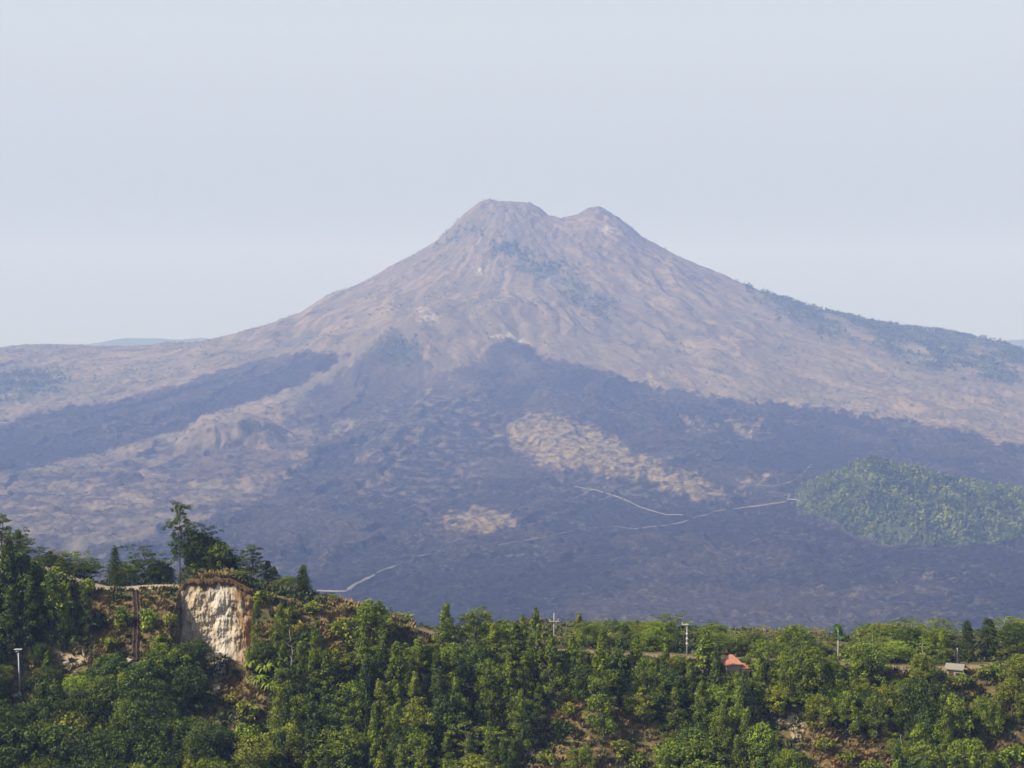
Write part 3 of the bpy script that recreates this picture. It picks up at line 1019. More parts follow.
def plant(kind, x, y, z, h, w, tone, place='slope'):
    crown_me, trunk_me = random.choice(PROTO[kind])
    H, W = SIZE[kind]
    nm = NAMES[kind]
    r = bpy.data.objects.new(nm[0], None)
    r.empty_display_size = 0.3
    COL.objects.link(r)
    r.location = (x, y, z - 0.1)
    r.rotation_euler = (0, 0, random.uniform(0, 6.28))
    r.scale = (w / W, w / W, h / H)
    t = link('stem' if kind in ('bush', 'fern') else 'trunk', trunk_me, None, r)
    c_ = link({'bush': 'foliage', 'fern': 'fronds'}.get(kind, 'crown'), crown_me, None, r)
    k = random.uniform(0.85, 1.18)
    c_.color = (*[v * k for v in TONE[tone]], 1)
    px_, pyb = proj(x, y, z)
    TREES.append(dict(o=r, kind=kind, tone=tone, px=px_, top=HZ - F * (z + h) / y, base=pyb, h=h, place=place))
    return r


# plants placed as the photograph shows them: kind, column, top row, base row (or distance), width in pixels, tone
LIST = [
    # left shoulder
    ('sky', 2, 514, 275, 26, 'dark'), ('lacy', 14, 528, 272, 38, 'dark'), ('lacy', 24, 533, 270, 30, 'blue'), ('lacy', 36, 545, 270, 34, 'blue'),
    ('rnd', 46, 553, 270, 40, 'dark'), ('lacy', 60, 550, 272, 42, 'olive'), ('lacy', 76, 551, 272, 40, 'mid'), ('rnd', 70, 560, 274, 44, 'olive'), ('lacy', 88, 556, 270, 30, 'dark'),
    ('rnd', 20, 548, 620, 46, 'dark'), ('col', 6, 535, 630, 36, 'dark'), ('rnd', 36, 556, 612, 40, 'mid'),
    ('col', 28, 575, 648, 34, 'dark'), ('col', 52, 572, 645, 30, 'blue'), ('col', 70, 582, 642, 30, 'mid'), ('col', 86, 588, 640, 26, 'dark'), ('col', 8, 585, 655, 38, 'dark'),
    # crest of the left half
    ('pine', 115, 545, 266.5, 24, 'dark'), ('lacy', 100, 560, 272, 26, 'mid'), ('lacy', 146, 544, 274, 52, 'blue'), ('lacy', 134, 556, 276, 36, 'blue'), ('lacy', 160, 556, 278, 36, 'mid'),
    ('sky', 180, 500, 268, 25, 'blue'), ('lacy', 205, 526, 270, 44, 'dark'), ('col', 200, 535, 273, 36, 'dark'), ('col', 219, 540, 272, 34, 'mid'), ('lacy', 226, 548, 270, 30, 'dark'), ('rnd', 212, 552, 271, 44, 'olive'),
    ('sky', 192, 522, 272, 24, 'dark'),
    ('sky', 253, 544, 268, 25, 'dark'), ('lacy', 262, 560, 269, 24, 'mid'), ('col', 275, 566, 268, 20, 'dark'), ('sky', 240, 556, 270, 18, 'blue'), ('col', 300, 566, 266, 22, 'dark'), ('lacy', 288, 578, 268, 22, 'mid'), ('bush', 330, 598, 267, 26, 'mid'),
    # slope, left part
    ('bush', 148, 606, 628, 24, 'bright'), ('bush', 122, 604, 626, 24, 'mid'), ('rnd', 166, 638, 690, 52, 'mid'), ('rnd', 150, 672, 730, 52, 'dark'), ('rnd', 186, 662, 722, 48, 'dark'), ('rnd', 208, 716, 768, 52, 'dark'),
    ('rnd', 172, 712, 776, 60, 'dark'), ('rnd', 132, 705, 770, 54, 'dark'), ('rnd', 112, 652, 696, 44, 'mid'), ('rnd', 48, 664, 704, 34, 'mid'), ('rnd', 20, 722, 780, 56, 'dark'), ('rnd', 62, 722, 780, 54, 'mid'),
    ('rnd', 92, 690, 738, 46, 'dark'), ('rnd', 98, 728, 785, 54, 'mid'), ('rnd', -10, 668, 716, 36, 'dark'), ('bush', 71, 672, 688, 22, 'yellow'), ('rnd', 258, 732, 790, 58, 'olive'),
    ('rnd', 264, 640, 672, 30, 'dark'),
    ('fern', 252, 660, 677, 20, 'mid'), ('fern', 266, 664, 682, 20, 'bright'), ('fern', 259, 676, 694, 21, 'mid'), ('fern', 274, 656, 673, 18, 'mid'), ('fern', 270, 682, 700, 20, 'mid'),
    # centre left
    ('col', 277, 602, 662, 28, 'mid'), ('col', 318, 620, 702, 30, 'mid'), ('col', 300, 640, 700, 28, 'mid'), ('rnd', 372, 596, 650, 42, 'mid'), ('col', 366, 622, 695, 36, 'mid'), ('col', 384, 640, 700, 32, 'blue'),
    ('rnd', 346, 680, 738, 44, 'mid'), ('col', 366, 690, 748, 24, 'dark'), ('col', 397, 640, 722, 32, 'mid'), ('rnd', 332, 726, 785, 64, 'mid'), ('rnd', 296, 690, 745, 46, 'mid'), ('rnd', 285, 716, 775, 44, 'olive'),
    ('bush', 330, 645, 664, 24, 'yellow'), ('bush', 340, 615, 640, 30, 'olive'), ('bush', 400, 612, 268, 30, 'olive'),
    # centre
    ('col', 443, 602, 662, 34, 'mid'), ('rnd', 476, 605, 650, 40, 'mid'), ('rnd', 503, 616, 662, 44, 'mid'), ('col', 420, 636, 690, 30, 'mid'), ('col', 406, 660, 722, 30, 'mid'), ('col', 434, 668, 726, 30, 'blue'), ('col', 455, 650, 705, 30, 'mid'),
    ('rnd', 450, 690, 752, 46, 'dark'), ('col', 490, 668, 732, 36, 'mid'), ('col', 522, 688, 748, 30, 'mid'), ('lacy', 466, 718, 772, 44, 'olive'), ('lacy', 492, 724, 768, 36, 'bright'), ('col', 511, 738, 790, 28, 'dark'), ('rnd', 412, 722, 778, 46, 'mid'),
    ('sky', 516, 622, 272, 14, 'olive'),
    ('col', 534, 606, 690, 30, 'mid'), ('col', 550, 634, 706, 34, 'mid'), ('col', 574, 632, 694, 30, 'mid'), ('rnd', 585, 662, 706, 34, 'dark'), ('col', 601, 642, 732, 40, 'mid'), ('col', 622, 636, 704, 34, 'blue'), ('col', 634, 632, 696, 30, 'mid'),
    ('rnd', 648, 655, 712, 42, 'mid'), ('rnd', 640, 684, 722, 40, 'olive'), ('rnd', 580, 742, 776, 34, 'mid'), ('rnd', 528, 700, 748, 34, 'dark'), ('bush', 560, 716, 736, 26, 'dark'), ('bush', 566, 702, 716, 22, 'olive'),
    ('lacy', 612, 618, 276, 20, 'blue'), ('col', 578, 612, 280, 20, 'olive'), ('rnd', 640, 622, 272, 28, 'olive'), ('rnd', 655, 617, 276, 26, 'bright'), ('lacy', 672, 612, 282, 42, 'mid'), ('rnd', 625, 628, 274, 24, 'olive'), ('lacy', 596, 624, 276, 26, 'mid'),
    # right of the T pole
    ('col', 708, 627, 694, 38, 'mid'), ('col', 716, 642, 706, 26, 'dark'), ('col', 692, 662, 716, 30, 'mid'), ('rnd', 744, 672, 708, 34, 'mid'), ('col', 676, 686, 738, 34, 'mid'), ('col', 666, 642, 702, 32, 'mid'), ('rnd', 764, 636, 684, 40, 'mid'),
    ('rnd', 795, 622, 270, 36, 'mid'), ('rnd', 778, 684, 716, 34, 'olive'), ('rnd', 720, 698, 738, 40, 'mid'), ('col', 746, 708, 780, 36, 'mid'), ('rnd', 762, 720, 780, 34, 'bright'), ('rnd', 702, 730, 785, 52, 'mid'), ('lacy', 662, 742, 790, 40, 'bright'),
    ('lacy', 765, 626, 280, 34, 'yellow'), ('rnd', 744, 638, 275, 26, 'dark'),
    ('rnd', 790, 645, 702, 36, 'mid'), ('rnd', 812, 640, 712, 48, 'mid'), ('rnd', 862, 640, 690, 46, 'mid'), ('rnd', 876, 690, 742, 30, 'mid'), ('rnd', 846, 690, 738, 32, 'mid'), ('rnd', 820, 692, 730, 36, 'olive'), ('rnd', 906, 680, 742, 40, 'dark'),
    ('rnd', 788, 742, 795, 40, 'mid'), ('lacy', 818, 626, 278, 26, 'yellow'), ('rnd', 830, 650, 690, 24, 'mid'),
    ('lacy', 880, 632, 284, 44, 'bright'), ('lacy', 905, 616, 290, 46, 'mid'), ('rnd', 895, 640, 280, 40, 'bright'), ('lacy', 915, 640, 276, 36, 'olive'), ('lacy', 872, 622, 292, 36, 'blue'), ('lacy', 935, 628, 282, 44, 'bright'), ('lacy', 945, 617, 292, 36, 'mid'),
    ('rnd', 924, 648, 690, 34, 'olive'), ('rnd', 940, 645, 274, 30, 'olive'), ('cyp', 967, 620, 270, 15, 'dark'), ('cyp', 988, 617, 272, 19, 'dark'), ('lacy', 1003, 616, 284, 36, 'mid'), ('rnd', 1012, 630, 276, 40, 'bright'), ('rnd', 1004, 646, 272, 34, 'olive'),
    ('rnd', 1022, 650, 700, 40, 'olive'), ('rnd', 922, 672, 742, 48, 'dark'), ('rnd', 950, 690, 752, 42, 'mid'), ('rnd', 986, 690, 742, 32, 'mid'), ('rnd', 1012, 676, 722, 38, 'olive'), ('rnd', 970, 732, 790, 48, 'mid'), ('rnd', 920, 738, 792, 50, 'mid'),
    ('bush', 1010, 742, 764, 30, 'bright'), ('bush', 1000, 752, 776, 30, 'mid'), ('rnd', 1032, 625, 280, 40, 'bright'),
    ('rnd', 737, 668, 706, 40, 'mid'), ('rnd', 204, 527, 270, 34, 'dark'), ('rnd', 219, 540, 269.5, 30, 'mid'), ('col', 192, 528, 271, 26, 'dark'), ('col', 230, 553, 270, 22, 'dark'), ('col', 266, 560, 268.5, 24, 'dark'), ('rnd', 286, 574, 268, 26, 'mid'), ('col', 304, 564, 267, 22, 'mid'), ('rnd', 246, 566, 269, 28, 'mid'), ('rnd', 126, 560, 274, 36, 'mid'), ('rnd', 160, 560, 276, 34, 'dark'),
    ('rnd', 197, 534, 270, 32, 'dark'), ('bush', 52, 566, 584, 26, 'mid'), ('bush', 68, 572, 590, 26, 'dark'), ('bush', 84, 578, 596, 24, 'mid'), ('col', 20, 530, 271, 30, 'dark'), ('col', 48, 550, 268.5, 26, 'dark'), ('col', 62, 556, 267.5, 24, 'mid'), ('rnd', 84, 562, 268, 30, 'dark'), ('col', 257, 600, 656, 22, 'mid'), ('bush', 262, 588, 604, 24, 'olive'), ('bush', 252, 646, 662, 20, 'mid'), ('bush', 940, 684, 700, 22, 'olive'), ('bush', 930, 664, 676, 22, 'mid'), ('bush', 985, 664, 680, 26, 'olive'), ('bush', 1000, 660, 676, 26, 'mid'), ('bush', 918, 664, 678, 22, 'olive'), ('bush', 948, 672, 690, 24, 'olive'), ('bush', 964, 670, 688, 22, 'mid'), ('rnd', 196, 634, 676, 30, 'dark'), ('rnd', 184, 640, 684, 32, 'dark'), ('rnd', 225, 550, 269.5, 28, 'dark'), ('bush', 236, 575, 265, 24, 'olive'),
    ('bush', 800, 750, 768, 24, 'olive'), ('bush', 826, 735, 752, 24, 'olive'), ('bush', 850, 748, 764, 26, 'olive'), ('bush', 872, 757, 772, 24, 'mid'), ('bush', 620, 738, 756, 26, 'olive'), ('bush', 640, 750, 766, 24, 'mid'), ('bush', 548, 750, 766, 24, 'olive'),
    ('bush', 246, 700, 722, 28, 'olive'), ('bush', 232, 690, 706, 22, 'yellow'), ('bush', 248, 722, 744, 30, 'bright'), ('bush', 160, 632, 648, 24, 'olive'), ('bush', 112, 634, 650, 28, 'olive'), ('bush', 100, 612, 630, 26, 'dark'), ('bush', 172, 612, 628, 20, 'olive'),
    ('bush', 350, 628, 648, 30, 'olive'), ('bush', 300, 618, 640, 24, 'yellow'), ('bush', 312, 600, 612, 22, 'olive'), ('bush', 290, 604, 622, 22, 'olive'),
]
PTS = []
for kind, cx_, top_, bd, wpx_, tone in LIST:
    if cx_ < 235 and top_ > 640 and tone == 'mid' and kind == 'rnd':
        tone = 'blue' if cx_ % 3 else 'dark'
    if isinstance(bd, float) or bd < 300:
        y = float(bd)
        x = (cx_ - CX) / F * y
        z = gz(x, y)
        place = 'crest'
    else:
        x, y, z = on_slope(cx_, bd)
        place = 'slope'
    h = max(1.0, (HZ - top_) / F * y - z)
    plant(kind, x, y, z, h, wpx_ / F * y * (0.98 if kind == 'col' else 1.08), tone, place)
    PTS.append((cx_, HZ - F * z / y))

# the rest of the wood, filled in between
def blocked(cx_, top_, base_, w_):
    for q in (0, .12, .25, .37, .5, .62, .75, .87, 1.0):
        yy = base_ + (top_ - base_) * q
        for ox in (-0.46, -.25, 0, .25, 0.46):
            for poly in list(CLEAR.values()) + list(KEEP.values()):
                if inside(np.array(cx_ + ox * w_), np.array(yy), poly):
                    return True
    return False


frng = random.Random(21)
n_fill = 0
crest_px = np.array([p for p, _ in CREST]); crest_py = np.array([y for _, y in CREST])
for k in range(9000):
    cx_ = frng.uniform(-25, 1050)
    cr = float(np.interp(cx_, crest_px, crest_py))
    b_ = frng.uniform(cr + 10, 868)
    if any(((cx_ - a) / 19.0) ** 2 + ((b_ - b) / 13.5) ** 2 < 1 for a, b in PTS):
        continue
    left = cx_ < 260
    if left:
        kind = 'rnd' if (b_ > 690 or frng.random() < .4) else 'col'
    elif cx_ < 760:
        kind = 'col' if frng.random() < .72 else ('rnd' if frng.random() < .8 else 'lacy')
    else:
        kind = 'rnd' if frng.random() < .48 else ('col' if frng.random() < .75 else 'lacy')
    hp, wp = {'col': (62, 31), 'rnd': (50, 46), 'lacy': (48, 36)}[kind]
    s = frng.uniform(0.78, 1.2)
    hp, wp = hp * s, wp * frng.uniform(0.8, 1.15)
    top_lim = cr - 26 + 14 * math.sin(cx_ * 0.07)
    if cx_ < 95:
        top_lim = cr - 6
    if b_ - hp < top_lim:
        hp = max(24, b_ - top_lim)
    ok = False
    for t_ in range(4):
        if not blocked(cx_, b_ - hp, b_, wp):
            ok = True
            break
        hp *= 0.72
        wp *= 0.85
    if not ok or hp < 14:
        continue
    if b_ - hp > 775:
        continue
    tone = frng.choices(['dark', 'mid', 'blue', 'olive', 'bright'], [5, 3, 2, 1, 0.2] if left else ([2, 6, 2, 1.2, .7] if cx_ < 700 else [2, 5, 1.2, 2.6, 1.4]))[0]
    x, y, z = on_slope(cx_, b_)
    if hp < 26:
        kind = 'rnd'
    plant(kind, x, y, z, hp / F * y, wp / F * y * (0.95 if kind == 'col' else 1.08), tone)
    PTS.append((cx_, b_))
    n_fill += 1
prng = random.Random(5)
pp = [(t_['o'].location.x, t_['o'].location.y) for t_ in TREES if t_['place'] == 'crest']
for k in range(4000):
    Y_ = prng.uniform(267.5, 299)
    cx_ = prng.uniform(440, 1050)
    X_ = (cx_ - CX) / F * Y_
    if any((X_ - a) ** 2 + (Y_ - b) ** 2 < 2.75 ** 2 for a, b in pp):
        continue
    top_ = np.interp(cx_, [440, 520, 560, 700, 760, 830, 870, 930, 1050], [628, 626, 622, 622, 634, 638, 624, 622, 618]) + prng.uniform(-3, 20)
    z_ = gz(X_, Y_)
    h_ = (HZ - top_) / F * Y_ - z_
    if h_ < 1.8:
        continue
    kind = prng.choices(['rnd', 'lacy', 'col'], [5, 3, 1.2])[0]
    w_ = {'rnd': 5.4, 'lacy': 4.6, 'col': 3.4}[kind] * prng.uniform(.75, 1.15)
    if blocked(cx_, top_, top_ + 14, w_ / Y_ * F):
        continue
    pp.append((X_, Y_))
    tone = prng.choices(['mid', 'bright', 'olive', 'dark', 'yellow'], [3, 2.4, 2.4, 1, .1] if cx_ > 740 else [3.4, .8, 2.2, 1.2, .1])[0]
    plant(kind, X_, Y_, z_, h_, w_, tone, 'crest')
    if len(pp) > 235:
        break
print('plants', len(TREES), 'filled', n_fill)

# slender tree with a pale stem
y = 266.0
x = at(838, y)
z = gz(x, y)
sl = bpy.data.objects.new('slender_tree', None)
COL.objects.link(sl)
sl.location = (x, y, z)
tag(sl, 'slender tree with a straight pale stem and small bright green tuft at its top', 'tree')
hs = (HZ - 626) / F * y - z
link('trunk', poly_mesh('slender_trunk', [tube_geo([(0, 0, -0.5), (0.03, 0, hs * .5), (0, 0, hs * .95)], [0.13, 0.11, 0.06])], True), PALE_BARK, sl)
n = 26
cc = np.stack([rng.normal(size=n) * .32, rng.normal(size=n) * .32, hs * (0.66 + 0.34 * rng.random(n))], -1)
scr = link('crown', crown_mesh('slender_crown', [puffs(cc, 0.25 + .15 * rng.random(n), 40, 0.24, 0.3, 1.2)]), None, sl)
scr.color = (0.07, 0.15, 0.04, 1)

# ---------------------------------------------------------------- grass and undergrowth on the ridge
def scatter(n, d0, d1, x0=-92, x1=92):
    x = rng.random(n) * (x1 - x0) + x0
    d = rng.random(n) * (d1 - d0) + d0
    y = YC - d
    z = ground(x, y)
    ppx, ppy = proj(x, y, z)
    cl = (inside(ppx, ppy, CLEAR['cliff']) & (d > 0.45)) | (cliff_mask(x) * (d < 4) * (d > 0.45) > 0.3)
    drv = (np.abs(ppx - 135) < 3) & (d < 13)
    rd = (d > -5.3) & (d < -0.7) & ((ppx < 186) | (ppx > 414))
    k = ~(cl | drv | rd)
    return x[k], y[k], z[k], ppx[k], ppy[k]


def tufts(n, d0, d1, size, name, greens, spread):
    x, y, z, ppx, ppy = scatter(n, d0, d1)
    m = len(x)
    nb_ = 8
    a = rng.random((m, nb_)) * 6.28
    s = size * (0.5 + 0.9 * rng.random((m, 1))) * (0.7 + 0.6 * rng.random((m, nb_)))
    root = np.stack([x, y, z - 0.05], -1)[:, None] + np.stack([np.cos(a), np.sin(a), a * 0], -1) * 0.12
    tip = root + np.stack([np.cos(a) * s * spread, np.sin(a) * s * spread, s], -1)
    w = np.stack([-np.sin(a), np.cos(a), a * 0], -1) * (s * 0.16)[..., None]
    mid = (root * 0.45 + tip * 0.55) + np.array([0, 0, 0.06])
    v = np.stack([root - w * .6, root + w * .6, mid + w, tip, mid - w], 2).reshape(-1, 3)
    i = np.arange(m * nb_)[:, None] * 5
    f = np.concatenate([i + np.array([[0, 1, 2, 4]])], 0)
    f3 = i + np.array([[4, 2, 3, 3]])
    patch = fbm(x / 7, y / 7, 3, 91) * 0.7 + 0.5
    if d1 < 0:
        patch = patch * 0.45
    hue = np.clip(patch[:, None] + rng.normal(size=(m, nb_)) * 0.16, 0, 1)
    faces = np.concatenate([f, f3])
    vt = np.repeat(hue.ravel(), 5)
    verts = v
    # tips as degenerate quads are avoided: use a fourth vertex slightly beside the tip
    extra = (verts.reshape(-1, 5, 3)[:, 3] + w.reshape(-1, 3) * 0.15)
    ev = len(verts) + np.arange(m * nb_)
    f3 = np.stack([i[:, 0] + 4, i[:, 0] + 2, ev, i[:, 0] + 3], -1)
    verts = np.concatenate([verts, extra])
    vt = np.concatenate([vt, hue.ravel()])
    return np_mesh(name, verts, np.concatenate([f, f3]), {'hue': vt})


tgr = NT('grass_blade')
h_ = tgr.attr('hue')
gcol = tgr.mix(tgr.ramp(h_, 0.25, 0.75), (0.055, 0.075, 0.02), (0.24, 0.17, 0.06))
gcol = tgr.mix(tgr.ramp(h_, 0.8, 1.0), gcol, (0.23, 0.14, 0.05))
tgr.color(gcol)
grass = link('grass', tufts(38000, -5.3, 46, 0.55, 'grass', None, 0.7), tgr.m)
grass['kind'] = 'stuff'
grass2 = link('grass', tufts(7000, -40, -5.4, 0.5, 'grass_back', None, 0.7), tgr.m)
grass2['kind'] = 'stuff'

x, y, z, ppx, ppy = scatter(3400, 1.0, 42)
inb = np.zeros(len(x), bool)
for k in ('mid', 'right', 'corner', 'path', 'cut', 'stones', 'hut', 'gully'):
    inb |= inside(ppx, ppy, CLEAR[k])
keepm = (~inb) | (rng.random(len(x)) < 0.35)
x, y, z = x[keepm], y[keepm], z[keepm]
cu_ = np.stack([x, y, z + 0.25], -1)
uv_, uf_, ut_ = puffs(cu_, 0.35 + 0.45 * rng.random(len(x)), 16, 0.34, 0.5, 0.7)
und_me = np_mesh('undergrowth', uv_, uf_, {'tint': ut_})
und = link('undergrowth', und_me, LEAF)
und.color = (0.070, 0.092, 0.020, 1)
und['kind'] = 'stuff'

# ---------------------------------------------------------------- woods far off: hill and mountain
def far_wood(name, X, Y, hh, ww, per, col):
    n = len(X)
    Z = volcano(X, Y)
    d = unit(rng.normal(size=(n, per, 3)) + np.array([0, 0, 0.4]))
    q = (0.5 + 0.55 * rng.random((n, per, 1)))
    p = np.stack([X, Y, Z], -1)[:, None] + np.array([0, 0, 0.55]) * hh[:, None, None] + d * q * np.stack([ww, ww, hh * 0.55], -1)[:, None]
    tint = np.clip(0.42 + 0.75 * fbm(X / 45, Y / 60, 3, 103)[:, None] + 0.07 * rng.normal(size=(n, 1)) + 0.05 * rng.normal(size=(n, per)), 0, 1)
    sz = np.repeat(np.maximum(ww, 0.5 * hh) * 0.68, per)
    v, f, t = leaf_cloud(p.reshape(-1, 3), (d + rng.normal(size=d.shape) * .5).reshape(-1, 3), sz, 0.8, tint.ravel())
    o = link(name, np_mesh(name, v, f, {'tint': t}), LEAF)
    o.color = (*col, 1)
    o['kind'] = 'stuff'
    return o


hx = rng.uniform(at(790, 2750), at(1180, 2750), 40000)
hy = rng.uniform(2420, 3120, 40000)
hz_ = hill_z(hx, hy)
den = 0.62 + 1.1 * (fbm(hx / 70, hy / 70, 3, 101) + 0.25)
m = (hz_ > 0.4) & (rng.random(len(hx)) < np.clip(den, 0.4, 1) * 0.62)
hx, hy = hx[m][:11000], hy[m][:11000]
o = far_wood('forest', hx, hy, 4 + 9 * rng.random(len(hx)) ** 2.2, 1.5 + 2.6 * rng.random(len(hx)) ** 2.0, 22, (0.090, 0.118, 0.026))
o['label'] = 'wood covering the low hill on the lava plain'

mask_v = (green > 0.35) & (rng.random(VX.shape) < green) & (VY > 3200) & (VY < Y0 + 40) & (VPX > -60) & (VPX < 1090)
ii = np.nonzero(mask_v.ravel())[0]
pick = rng.choice(ii, min(6500, len(ii)), replace=False)
gx_, gy_ = VX.ravel()[pick] + rng.normal(size=len(pick)) * 6, VY.ravel()[pick] + rng.normal(size=len(pick)) * 6
brown_v = (lava < 0.5) & (VY > 2600) & (VY < Y0 + 10) & (VPX > -60) & (VPX < 1090) & (fbm(VX / 130, VY / 130, 3, 102) > 0.12)
jj = np.nonzero(brown_v.ravel())[0]
pk2 = rng.choice(jj, 5500, replace=False)
sx_, sy_ = VX.ravel()[pk2] + rng.normal(size=5500) * 5, VY.ravel()[pk2] + rng.normal(size=5500) * 5
AX, AY = np.concatenate([gx_, sx_]), np.concatenate([gy_, sy_])
o = far_wood('woods', AX, AY, np.concatenate([rng.uniform(5, 12, len(gx_)), rng.uniform(2, 6, len(sx_))]),
             np.concatenate([rng.uniform(3, 6, len(gx_)), rng.uniform(1.2, 3.2, len(sx_))]), 12, (0.062, 0.075, 0.030))
o['label'] = 'scattered woods and scrub on the flanks of the volcano'

# ---------------------------------------------------------------- things along the road
def post(x, y, z, top_row, name, label):
    t_ = thing(name, label, 'pole', (x, y, z))
    return t_, (HZ - top_row) / F * y - z


# street lamp among the trees
x, y, z = on_slope(20, 693)
lamp = thing('street_lamp', 'grey street lamp with a flat panel on top among dark trees', 'street lamp', (x, y, z))
hl = (HZ - 650) / F * y - z
link('post', poly_mesh('lamp_post', [tube_geo([(0, 0, -0.5), (-0.12, 0, hl * .5), (-0.24, 0, hl)], [0.13, 0.11, 0.08], 10)], True), GREY_METAL, lamp)
link('solar_panel', poly_mesh('lamp_panel', [box_geo(-0.24, 0, hl + 0.1, 1.0, 0.7, 0.07)]), GREY_METAL, lamp)
link('lamp_head', poly_mesh('lamp_head', [tube_geo([(-0.24, 0, hl - .15), (-0.24, -.5, hl - .08), (-0.24, -.95, hl - .05)], [0.04, 0.05, 0.09], 8)], True), GREY_METAL, lamp)
link('foot', poly_mesh('lamp_foot', [box_geo(0, 0, -0.1, 0.5, 0.5, 0.6, 0.8)]), CONCRETE, lamp)

# pole with a cross-arm
y = 266.5
x = at(554, y); z = gz(x, y)
p1, hp1 = post(x, y, z, 613, 'utility_pole', 'white utility pole shaped like a cross, rising from the treetops')
link('post', poly_mesh('cross_post', [tube_geo([(0, 0, -.6), (0, 0, hp1 * .6), (0, 0, hp1)], [.10, .09, .07], 10)], True), WHITE_POST, p1)
link('crossarm', poly_mesh('cross_arm', [box_geo(0, -.16, hp1 - 1.2, 1.5, .1, .14)]), WHITE_POST, p1)
for sx in (-.6, .6):
    link('insulator', poly_mesh('insulator', [tube_geo([(sx, -.16, hp1 - 1.13), (sx, -.16, hp1 - 1.0), (sx, -.16, hp1 - .88)], [.04, .07, .04], 8)], True), CONCRETE, p1)

# T-shaped pole
y = 266.0
x = at(687, y); z = gz(x, y)
p2, hp2 = post(x, y, z, 623.5, 'utility_pole', 'white utility pole with one short arm at its very top, banded low down')
link('post', poly_mesh('tee_post', [tube_geo([(0, 0, -.6), (0, 0, hp2 * .6), (0, 0, hp2)], [.10, .09, .07], 10)], True), WHITE_POST, p2)
link('crossarm', poly_mesh('tee_arm', [box_geo(-.3, -.14, hp2 - .12, 1.0, .1, .16)]), CONCRETE, p2)
for q in (.35, .5, .65):
    link('band', poly_mesh('tee_band', [tube_geo([(0, 0, hp2 * q), (0, 0, hp2 * q + .3)], [.17, .165], 10)], True), CONCRETE, p2)
link('insulator', poly_mesh('insulator_top', [tube_geo([(-.7, -.14, hp2 - .04), (-.7, -.14, hp2 + .1), (-.7, -.14, hp2 + .2)], [.04, .07, .03], 8)], True), CONCRETE, p2)

# thin pole behind the hut
y = 270.0
x = at(957.5, y); z = gz(x, y)
p3, hp3 = post(x, y, z, 649, 'utility_pole', 'thin short white pole right behind the small hut'.replace('right ', 'just '))
link('post', poly_mesh('thin_post', [tube_geo([(0, 0, -.4), (0, 0, hp3 * .5), (0, 0, hp3)], [.12, .11, .09], 8)], True), WHITE_POST, p3)
link('cap', poly_mesh('thin_cap', [tube_geo([(0, 0, hp3), (0, 0, hp3 + .12)], [.12, .1], 8)], True), CONCRETE, p3)


def gable(w, d, h0, rise, over, th=0.12):
    hw, hd = w / 2 + over, d / 2 + over
    v = [(-hw, -hd, h0), (hw, -hd, h0), (hw, hd, h0), (-hw, hd, h0), (-hw, 0, h0 + rise), (hw, 0, h0 + rise)]
    v2 = [(a, b, c_ + th) for a, b, c_ in v]
    f = [(0, 4, 5, 1), (3, 2, 5, 4)]
    f2 = [tuple(i + 6 for i in q[::-1]) for q in f]
    rim = [(0, 1, 7, 6), (2, 3, 9, 8), (1, 5, 11, 7), (5, 2, 8, 11), (3, 4, 10, 9), (4, 0, 6, 10)]
    return v + v2, f + f2 + rim


def hip(w, d, h0, rise, over, ridge=0.25):
    hw, hd = w / 2 + over, d / 2 + over
    r = w * ridge / 2
    v = [(-hw, -hd, h0), (hw, -hd, h0), (hw, hd, h0), (-hw, hd, h0), (-r, 0, h0 + rise), (r, 0, h0 + rise),
         (-hw, -hd, h0 - .14), (hw, -hd, h0 - .14), (hw, hd, h0 - .14), (-hw, hd, h0 - .14)]
    f = [(0, 1, 5, 4), (1, 2, 5), (2, 3, 4, 5), (3, 0, 4), (6, 9, 8, 7), (0, 6, 7, 1), (1, 7, 8, 2), (2, 8, 9, 3), (3, 9, 6, 0)]
    return v, f


def wall_geo(w, d, h, peak=0.0):
    v = [(-w / 2, -d / 2, -.6), (w / 2, -d / 2, -.6), (w / 2, d / 2, -.6), (-w / 2, d / 2, -.6), (-w / 2, -d / 2, h), (w / 2, -d / 2, h), (w / 2, d / 2, h), (-w / 2, d / 2, h)]
    f = [(0, 1, 5, 4), (2, 3, 7, 6), (3, 2, 1, 0), (4, 5, 6, 7)]
    if peak:
        v += [(-w / 2, 0, h + peak), (w / 2, 0, h + peak)]
        f = f[:3] + [(1, 2, 6, 9, 5), (3, 0, 4, 8, 7)]
    else:
        f += [(1, 2, 6, 5), (3, 0, 4, 7)]
    return v, f


def opening(parent, x, yf, z, w, h, what, pane):
    fr = link(what, poly_mesh(what, [box_geo(x - w / 2, yf - .03, z, .08, .1, h), box_geo(x + w / 2, yf - .03, z, .08, .1, h), box_geo(x, yf - .03, z + h / 2 - .04, w - .08, .1, .08),
                                       box_geo(x, yf - .03, z - h / 2 + .04, w - .08, .1, .08)]), WOOD, parent)
    link('pane' if what == 'window' else 'panel', poly_mesh(what + '_fill', [box_geo(x, yf - .01, z, w - .1, .06, h - .18)]), pane, fr)


